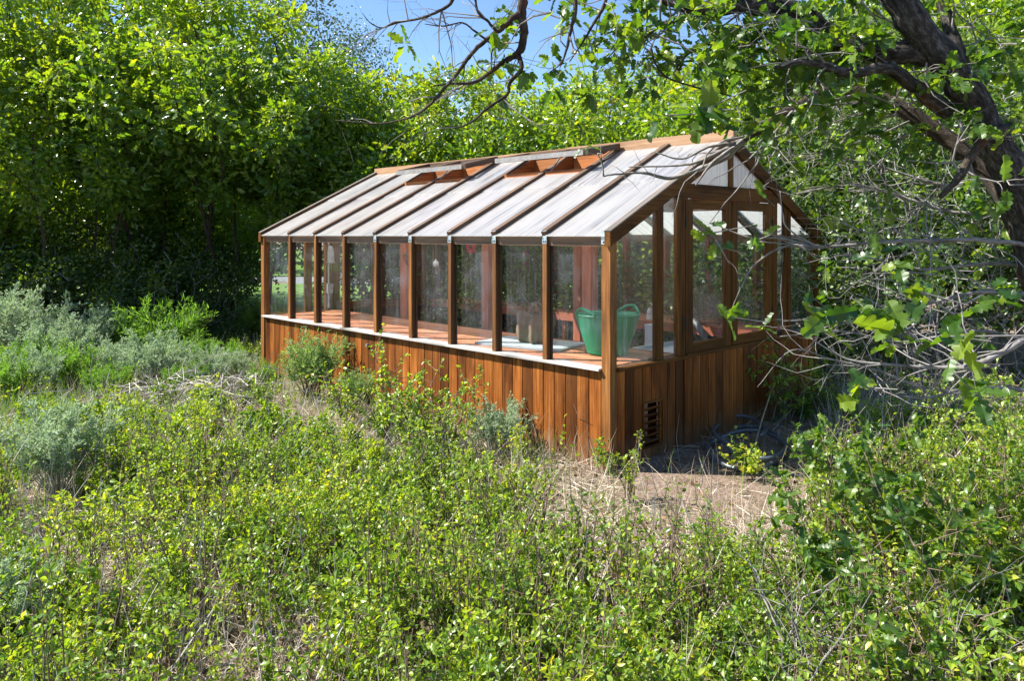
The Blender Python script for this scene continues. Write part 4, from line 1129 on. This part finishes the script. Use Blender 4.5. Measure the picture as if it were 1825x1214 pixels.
def twig_tree(p, d, L, r, lvl, leafy, droop=0.0, bend=.25):
    """crooked twig with side twigs; leaf rosettes at the ends"""
    if p[1] > .1:
        qx, qy = CX + F * p[0] / p[1], HY - F * (p[2] - EYE) / p[1]
        if 1170 < qx < 1450 and 255 < qy < 720 and p[1] < 5.6 and rng.random() < .84: return
    m = max(3, int(L / .07)); P0 = []; P1 = []; R0 = []; R1 = []
    for k in range(m):
        q = p + d * L / m
        ra = r * (1 - .8 * k / m); rb = r * (1 - .8 * (k + 1) / m)
        P0.append(p); P1.append(q); R0.append(ra); R1.append(rb)
        d = norm(d + rng.normal(size=3) * bend + np.array([0, 0, -droop])); p = q
        if lvl > 0 and k > 0 and rng.random() < .55:
            side = norm(d * .55 + rng.normal(size=3) * .75); twig_tree(q, side, L * rng.uniform(.25, .55), rb * .65, lvl - 1, leafy, droop, bend)
    TW.twigs(P0, P1, R0, R1, k=5 if r > .004 else 4)
    if rng.random() < leafy:
        n = rng.integers(4, 8); al = norm(d * .6 + rng.normal(size=(n, 3)) * .7); nr = norm(rng.normal(size=(n, 3)) * .5 + [0, 0, .9])
        LV.leaves('oak_hi', np.repeat(p[None], n, 0) + al * .01, al, nr, rng.uniform(.045, .095, n), None, np.clip(rng.random(n) * .8 + .18 * rng.random(), 0, 1))
def limb_with_twigs(path, name, nt, leafy, L=(.25, .7), bias=(0, 0, 0), lvl=2, jit=.12, r=.0065, start=.25, mat='bark', n=8, droop=0.0):
    pts, rr = limb(path, name, n, jit, mat)
    for _ in range(nt):
        i = rng.integers(int(len(pts) * start), len(pts)); t = norm(pts[min(i + 1, len(pts) - 1)] - pts[max(i - 1, 0)])
        d = norm(t * .4 + rng.normal(size=3) * .7 + np.array(bias)); twig_tree(pts[i], d, rng.uniform(*L), min(r, rr[i] * .6), lvl, leafy, droop)
    return pts, rr
# reddish limb that reaches over the gable
limb_with_twigs([(1850, 520, 3.85, .06), (1785, 335, 4.0, .055), (1685, 245, 4.1, .046), (1585, 182, 4.2, .04), (1490, 162, 4.3, .034), (1405, 197, 4.4, .028), (1325, 250, 4.5, .021)], 'limb', 30, .0, (.3, .8), (-.3, 0, -.15), 2, .1, .008, .3, 'bark_dark', 10)
# twigs over the roof
for pth in ([(1325, 250, 4.5, .022), (1290, 282, 4.5, .017), (1235, 305, 4.55, .013), (1190, 318, 4.6, .011), (1150, 308, 4.6, .009), (1100, 310, 4.6, .006), (1076, 314, 4.6, .004)],
            [(1318, 252, 4.5, .016), (1275, 275, 4.52, .011), (1230, 292, 4.55, .009), (1180, 296, 4.6, .006), (1120, 297, 4.6, .003)],
            [(1310, 255, 4.5, .013), (1262, 262, 4.45, .008), (1215, 283, 4.5, .006), (1165, 270, 4.5, .003)],
            [(1318, 256, 4.5, .012), (1270, 290, 4.4, .009), (1240, 330, 4.35, .004)],
            [(1076, 314, 4.6, .006), (1073, 292, 4.6, .005), (1065, 273, 4.6, .004)]):
    limb_with_twigs(pth, 'branch', 5, .03, (.08, .22), (-.2, 0, 0), 1, .12, .003, .3, 'twig', 7)
# thick limb across the top
limb_with_twigs([(1660, 95, 3.65, .062), (1560, 90, 3.72, .052), (1500, 78, 3.78, .05), (1430, 26, 3.8, .052), (1350, 6, 3.8, .055), (1280, 14, 3.85, .036), (1205, 6, 3.9, .028), (1130, -40, 4.0, .02)], 'limb', 34, .6, (.25, .6), (-.1, .1, -.25), 2, .12, .007, .2, 'bark', 10)
limb_with_twigs([(1690, 200, 3.7, .04), (1590, 125, 3.6, .03), (1510, 130, 3.5, .022), (1440, 110, 3.4, .014), (1380, 120, 3.3, .008)], 'limb', 16, .75, (.2, .5), (-.2, 0, 0), 2, .12, .005, .2)
limb_with_twigs([(1800, 225, 3.6, .024), (1745, 258, 3.5, .021), (1712, 312, 3.45, .017), (1676, 350, 3.4, .010)], 'limb', 8, .1, (.15, .4), (0, 0, 0), 1, mat='bark_dark')
limb_with_twigs([(1720, 130, 3.9, .035), (1690, 40, 3.95, .03), (1660, -60, 4.0, .028)], 'limb', 10, .8, (.3, .6), (0, 0, -.1), 2)
# drooping bare branches in the middle of the sky
for pth, nt in (
    ([(945, -160, 3.3, 0.0266), (936, -40, 3.3, 0.0218), (930, 22, 3.3, 0.0195), (934, 58, 3.3, 0.0171), (928, 88, 3.32, 0.0153), (914, 101, 3.33, 0.0130), (892, 113, 3.35, 0.0107), (848, 145, 3.4, 0.0077), (800, 149, 3.4, 0.0053), (772, 153, 3.4, 0.0030)], 6),
    ([(924, 98, 3.32, 0.0118), (929, 122, 3.3, 0.0094), (908, 148, 3.3, 0.0083), (904, 168, 3.3, 0.0071), (872, 190, 3.3, 0.0065), (842, 216, 3.3, 0.0053), (815, 227, 3.3, 0.0035), (790, 222, 3.3, 0.0024), (760, 204, 3.3, 0.0011)], 5),
    ([(924, 24, 3.3, 0.0142), (905, 40, 3.3, 0.0124), (886, 56, 3.32, 0.0112), (860, 76, 3.34, 0.0100), (836, 101, 3.36, 0.0089), (815, 131, 3.38, 0.0077), (795, 154, 3.4, 0.0071), (762, 190, 3.42, 0.0059), (726, 210, 3.45, 0.0048), (678, 220, 3.5, 0.0035), (600, 214, 3.55, 0.0018)], 7),
    ([(820, -60, 3.2, 0.0094), (806, 0, 3.2, 0.0077), (776, 22, 3.2, 0.0065), (740, 34, 3.25, 0.0053), (705, 40, 3.3, 0.0041), (681, 49, 3.3, 0.0030), (660, 40, 3.3, 0.0024), (645, 22, 3.3, 0.0011)], 9),
    ([(886, 56, 3.32, 0.0071), (868, 36, 3.3, 0.0059), (850, 16, 3.3, 0.0053), (846, -40, 3.3, 0.0048)], 4),
    ([(878, 78, 3.33, 0.0053), (846, 55, 3.3, 0.0048), (824, 40, 3.25, 0.0035), (790, 46, 3.2, 0.0030), (757, 42, 3.2, 0.0018)], 6),
    ([(888, 66, 3.32, 0.0048), (876, 95, 3.3, 0.0035), (878, 130, 3.3, 0.0024), (884, 90, 3.3, 0.0018)], 2),
    ([(1020, -60, 3.4, 0.0118), (1026, 10, 3.4, 0.0094), (1018, 50, 3.4, 0.0077), (1010, 85, 3.4, 0.0059), (1000, 112, 3.4, 0.0035), (975, 132, 3.4, 0.0018)], 6),
    ([(1090, -60, 3.6, 0.0107), (1078, 5, 3.6, 0.0083), (1060, 38, 3.6, 0.0065), (1040, 72, 3.6, 0.0048), (1015, 110, 3.6, 0.0024)], 6),
    ([(1225, 30, 3.8, 0.0083), (1180, 45, 3.8, 0.0065), (1150, 65, 3.8, 0.0059), (1120, 82, 3.8, 0.0048), (1095, 90, 3.8, 0.0035), (1065, 130, 3.8, 0.0018)], 8),
    ([(1560, 95, 3.75, 0.0094), (1440, 92, 3.8, 0.0077), (1330, 90, 3.85, 0.0065), (1260, 78, 3.85, 0.0053), (1220, 100, 3.85, 0.0035), (1170, 125, 3.85, 0.0018)], 10),
    ([(1160, 85, 3.7, 0.0059), (1168, 112, 3.7, 0.0048), (1190, 138, 3.7, 0.0048), (1240, 155, 3.7, 0.0041), (1310, 172, 3.7, 0.0035)], 4)):
    leafy = .02 if pth[0][0] < 1000 and pth[2][0] < 1000 else .32
    limb_with_twigs(pth, 'branch', int(nt * 1.6), leafy, (.10, .38), (-.25, 0, 0), 1, .12, .0034, .2, 'bark_dark', 8)  # dark bark colour stands for the backlit shade against the sky
# low branches in front of the gable
for pth, nt, lf in (
    ([(1890, 450, 3.6, 0.0109), (1780, 430, 3.5, 0.0116), (1660, 428, 3.5, 0.0095), (1560, 432, 3.55, 0.0082), (1456, 440, 3.6, 0.0075), (1392, 424, 3.65, 0.0054), (1340, 424, 3.7, 0.0041), (1285, 405, 3.75, 0.0020)], 39, 0.006),
    ([(1456, 440, 3.6, 0.0068), (1396, 440, 3.6, 0.0054), (1345, 472, 3.6, 0.0041), (1322, 510, 3.6, 0.0027), (1302, 556, 3.6, 0.0014)], 4, 0.011),
    ([(1456, 440, 3.6, 0.0048), (1405, 408, 3.6, 0.0041), (1395, 380, 3.6, 0.0027), (1390, 340, 3.6, 0.0020)], 4, 0.068),
    ([(1910, 560, 2.7, 0.0136), (1790, 625, 2.7, 0.0109), (1735, 652, 2.7, 0.0095), (1680, 655, 2.75, 0.0075), (1590, 650, 2.8, 0.0054), (1510, 640, 2.85, 0.0041), (1440, 600, 2.9, 0.0020)], 15, 0.079),
    ([(1900, 540, 3.4, 0.0109), (1760, 520, 3.4, 0.0088), (1640, 545, 3.45, 0.0068), (1540, 565, 3.5, 0.0048), (1455, 560, 3.5, 0.0027)], 30, 0.018),
    ([(1900, 480, 3.9, 0.0122), (1760, 470, 3.9, 0.0095), (1640, 480, 4.0, 0.0068), (1520, 455, 4.0, 0.0041), (1430, 470, 4.0, 0.0020)], 33, 0.018),
    ([(1860, 360, 4.2, 0.0150), (1720, 380, 4.3, 0.0116), (1620, 355, 4.4, 0.0088), (1520, 330, 4.5, 0.0061), (1420, 345, 4.5, 0.0034)], 39, 0.027),
    ([(1800, 300, 4.6, 0.0136), (1690, 330, 4.7, 0.0102), (1580, 300, 4.8, 0.0068), (1480, 280, 4.8, 0.0041), (1400, 290, 4.9, 0.0020)], 39, 0.045),
    ([(1880, 620, 4.2, 0.0122), (1740, 590, 4.2, 0.0095), (1610, 610, 4.3, 0.0068), (1500, 590, 4.3, 0.0048), (1390, 600, 4.3, 0.0027)], 33, 0.013),
    ([(1640, 690, 3.6, 0.0068), (1560, 660, 3.6, 0.0054), (1480, 640, 3.6, 0.0041), (1410, 625, 3.6, 0.0027), (1350, 690, 3.6, 0.0014)], 15, 0.011),
    ([(1860, 700, 3.6, 0.0095), (1740, 690, 3.6, 0.0068), (1640, 710, 3.6, 0.0048), (1540, 690, 3.6, 0.0027)], 21, 0.022)):
    limb_with_twigs(pth, 'branch', nt, lf, (.15, .55), (-.35, 0, 0), 2, .14, .0036, .1, 'twig', 7)
# leafy sprays higher up and to the side, out of which the light falls in patches
def spray(px, py, Y, n, L=(.25, .6), lf=.95, bias=(-.2, 0, 0)):
    for _ in range(n):
        p = P(px + rng.normal() * 45, py + rng.normal() * 28, Y + rng.normal() * .2)
        twig_tree(p, norm(rng.normal(size=3) + np.array(bias)), rng.uniform(*L), .005, 1, lf, .02)
for a in ((1270, 60, 3.9, 3), (1200, 70, 3.8, 3), (1330, 90, 3.9, 3), (1420, 60, 3.7, 6), (1480, 110, 3.6, 5), (1560, 40, 3.7, 6), (1650, 150, 3.9, 4), (1740, 60, 4.0, 6), (1790, 130, 4.1, 5), (1600, 230, 4.4, 4), (1700, 330, 4.6, 3), (1100, 30, 3.8, 3), (955, 5, 3.5, 2), (1760, 420, 4.2, 3), (1620, 420, 4.6, 3), (1900, 60, 4.2, 6), (1900, 250, 4.3, 5)): spray(*a)
# single large leaves close to the camera
for (px, py, Y, n, s) in ((1610, 590, 2.2, 7, .11), (1690, 600, 2.2, 5, .10), (1475, 575, 2.9, 5, .11), (1530, 690, 2.6, 5, .10), (1700, 665, 2.5, 5, .09), (1270, 415, 3.6, 4, .085), (1345, 430, 3.65, 5, .07), (1282, 440, 3.6, 3, .07), (1300, 565, 3.6, 5, .085), (1440, 545, 3.2, 3, .09), (1255, 195, 3.2, 6, .13), (1185, 205, 3.1, 4, .12), (1290, 220, 3.2, 4, .11), (1590, 480, 3.2, 5, .08), (1560, 450, 3.3, 4, .08), (1485, 400, 3.7, 4, .07), (1640, 520, 2.8, 4, .1), (1770, 540, 3.0, 5, .09), (1510, 325, 4.0, 3, .06), (1350, 340, 3.9, 3, .06), (1800, 330, 3.3, 4, .1)):
    c = P(px, py, Y); al = norm(rng.normal(size=(n, 3)) * [1, .7, .8]); nr = norm(rng.normal(size=(n, 3)) * .55 + [-.1, -.45, .5])
    LV.leaves('oak_hi', np.repeat(c[None], n, 0) + rng.normal(size=(n, 3)) * .02, al, nr, s * rng.uniform(.8, 1.25, n))
    TW.twigs(np.repeat(c[None], 2, 0), c + rng.normal(size=(2, 3)) * .06 + [.12, .02, -.02], .003, .0022)
LV.v = [v - OFF for v in LV.v]; TW.v = [v - OFF for v in TW.v]
TW.build('twigs', M['twig'], NT_); LV.build('foliage', M['oak_leaf_near'], NT_)

# ------------------------------------------------------------------ oak saplings and leafy shrubs on the right
def sapling(seed, h, nst, leaf, tpl, lmat, nl=9, smat='stem'):
    global TW, LV
    TW, LV = Acc(), Acc()
    r = np.random.default_rng(seed)
    for _ in range(nst):
        a = r.uniform(0, 2 * PI); p = np.array([0, 0, -.02]); d = norm(np.array([math.cos(a) * .35, math.sin(a) * .35, 1])); L_ = h * r.uniform(.65, 1.05); m = 7
        for k in range(m):
            q = p + d * L_ / m; TW.twigs([p], [q], .006 * (1 - k / m) + .0015, .006 * (1 - (k + 1) / m) + .0015, k=5)
            d = norm(d + r.normal(size=3) * .16); p = q
            if k >= 1:
                for b in range(2):
                    dd = norm(d * .4 + r.normal(size=3) * [.8, .8, .4] + [0, 0, .2]); l2 = L_ * r.uniform(.12, .32); e = q + dd * l2
                    TW.twigs([q], [e], .0024, .0012, k=4)
                    n = nl; al = norm(dd * .5 + r.normal(size=(n, 3)) * .7); nr = norm(r.normal(size=(n, 3)) * .45 + [0, 0, .9])
                    LV.leaves(tpl, q + dd * l2 * r.uniform(.4, 1, (n, 1)), al, nr, leaf * r.uniform(.6, 1.2, n), None, np.clip(r.random(n) * .75 + .3 * r.random(), 0, 1))
    return TW.mesh('stems'), LV.mesh('foliage'), lmat, smat
SAP = [sapling(401, .8, 4, .075, 'oak_hi', 'oak_leaf_near', 5), sapling(402, .65, 4, .07, 'oak_hi', 'oak_leaf_near', 5)]
DENSE = [sapling(403, .75, 8, .04, 'oval', 'shrub_leaf', 9), sapling(404, .55, 8, .034, 'oval', 'shrub_leaf', 9)]
SNOW = sapling(405, .62, 10, .03, 'oval', 'shrub_leaf', 9)
for (px, Y, k, s, lab) in (
    (1500, 4.6, 0, 1.0, 'oak sapling with yellow-tipped leaves in front of the coiled hose'),
    (1475, 5.2, 1, .7, 'small oak sapling at the edge of the bare dirt by the hose'),
    (1600, 4.0, 0, 1.0, 'bright oak sapling among the shrubs below the low branches'),
    (1710, 3.5, 0, 1.05, 'tall oak sapling with large lobed leaves by the edge of the frame'),
    (1790, 2.9, 1, 1.05, 'oak sapling with big pale leaves nearest the lower corner'),
    (1500, 3.5, 1, .95, 'low oak sapling with scattered yellow leaves in the shrubs'),
    (1640, 2.75, 1, .9, 'shaded oak sapling above the dead sticks')):
    put_bush(SAP[k], 'oak_sapling', at(px, Y), s, lab, 'sapling', 'oak saplings')
for (px, Y, k, s) in ((1650, 3.3, 0, .9), (1730, 3.0, 1, 1.0), (1800, 3.6, 0, 1.0), (1590, 2.7, 1, .7), (1700, 2.5, 1, .9), (1800, 2.4, 1, 1.0), (1540, 5.0, 0, .8), (1640, 5.2, 0, .8), (1750, 4.6, 0, .9), (1820, 5.0, 0, .9), (1690, 6.4, 0, .8), (1800, 6.8, 0, .9)):
    put_bush(DENSE[k], 'leafy_shrub', at(px, Y), s, 'dense small-leaved green shrub below the near oak', 'shrub', 'leafy shrubs below the oak')
for (px, Y, s, lab) in ((1405, 7.35, 1.0, 'dark green shrub against the shaded gable boards'), (1455, 7.7, .9, 'green shrub at the far corner of the gable')):
    put_bush(DENSE[0], 'leafy_shrub', at(px, Y), s, lab, 'shrub')
for (px, Y, s, lab) in ((690, 6.6, 1.45, 'leafy shrub with reddish stems covering the middle of the wall boards'), (745, 6.25, 1.25, 'leafy shrub spreading before the wall boards, next to the tallest one'), (800, 6.2, 1.1, 'leafy shrub with arching twigs before the wall boards'), (615, 7.3, .9, 'low leafy shrub at the foot of the narrow-leaved shrub')):
    put_bush(SNOW, 'snowberry_shrub', at(px, Y), s, lab, 'shrub', 'shrubs along the wall')
TW, LV = Acc(), Acc()
for _ in range(30):
    p = np.array([*at(805, 6.3), .04]) + rng.normal(size=3) * [.14, .10, .01]; twig_tree(p, norm(rng.normal(size=3) * [.9, .9, .3] + [0, 0, .7]), rng.uniform(.25, .5), .004, 1, 0, .02)
tag(TW.build('dead_shrub', M['dead']), 'bare bleached shrub skeleton in front of the wall boards', 'dead shrub')
# dead sticks in the lower right
TW = Acc()
for _ in range(70):
    px = rng.uniform(1380, 1700); p = np.array([*at(px, rng.uniform(2.5, 3.2)), rng.uniform(.02, .25)]); twig_tree(p, norm(rng.normal(size=3) * [1, .6, .5] + [0, 0, .45]), rng.uniform(.25, .6), .005, 1, 0, .0)
for _ in range(26):
    px = rng.uniform(560, 1250); p = np.array([*at(px, rng.uniform(2.5, 3.2)), rng.uniform(.0, .08)]); twig_tree(p, norm(rng.normal(size=3) * [1, .6, .3] + [0, 0, .3]), rng.uniform(.25, .5), .005, 1, 0, .0)
bs = TW.build('brushwood', M['twig']); bs['kind'] = 'stuff'

# ------------------------------------------------------------------ hose
def ring_path(px, py, w, h, a0, a1, n=40, z=.03, wob=.02):
    c = G(px, py); out = []
    for a in np.linspace(a0, a1, n):
        g = G(px + w * math.cos(a), py + h * math.sin(a)); out.append((g[0], g[1], z + wob * math.sin(3 * a) + .01 * a / 3))
    return out
path = ring_path(1330, 803, 72, 40, -2.6, 3.4, 44, .02, .008) + ring_path(1335, 812, 68, 30, 3.6, 7.6, 30, .05, .015) + ring_path(1318, 790, 48, 26, 7.7, 13.2, 40, .07, .02)
hp_ = np.array(path)
for _ in range(6): hp_[1:-1] = (hp_[:-2] + 2 * hp_[1:-1] + hp_[2:]) / 4
mb = MB(); mb.tube(hp_, .016, 8); hs = mb.build('garden_hose', plain('black_hose', (.085, .10, .12), .3, .7), smooth=True)
tag(hs, 'coiled black garden hose on the dirt by the gable wall', 'hose')
q = [G(1345, 800), G(1365, 770), G(1385, 745), G(1420, 725), G(1450, 740)]; zz = [.02, .22, .36, .34, .1]
pp, rr_ = smooth_poly([(a[0], a[1], z) for a, z in zip(q, zz)], [.007] * 5, 8)
mb = MB(); mb.tube(pp, rr_, 6); th = mb.build('thin_tubing', plain('tan_tubing', (.35, .29, .17), .5, .4), smooth=True); tag(th, 'thin tan tube arching up from the coiled hose', 'tube')
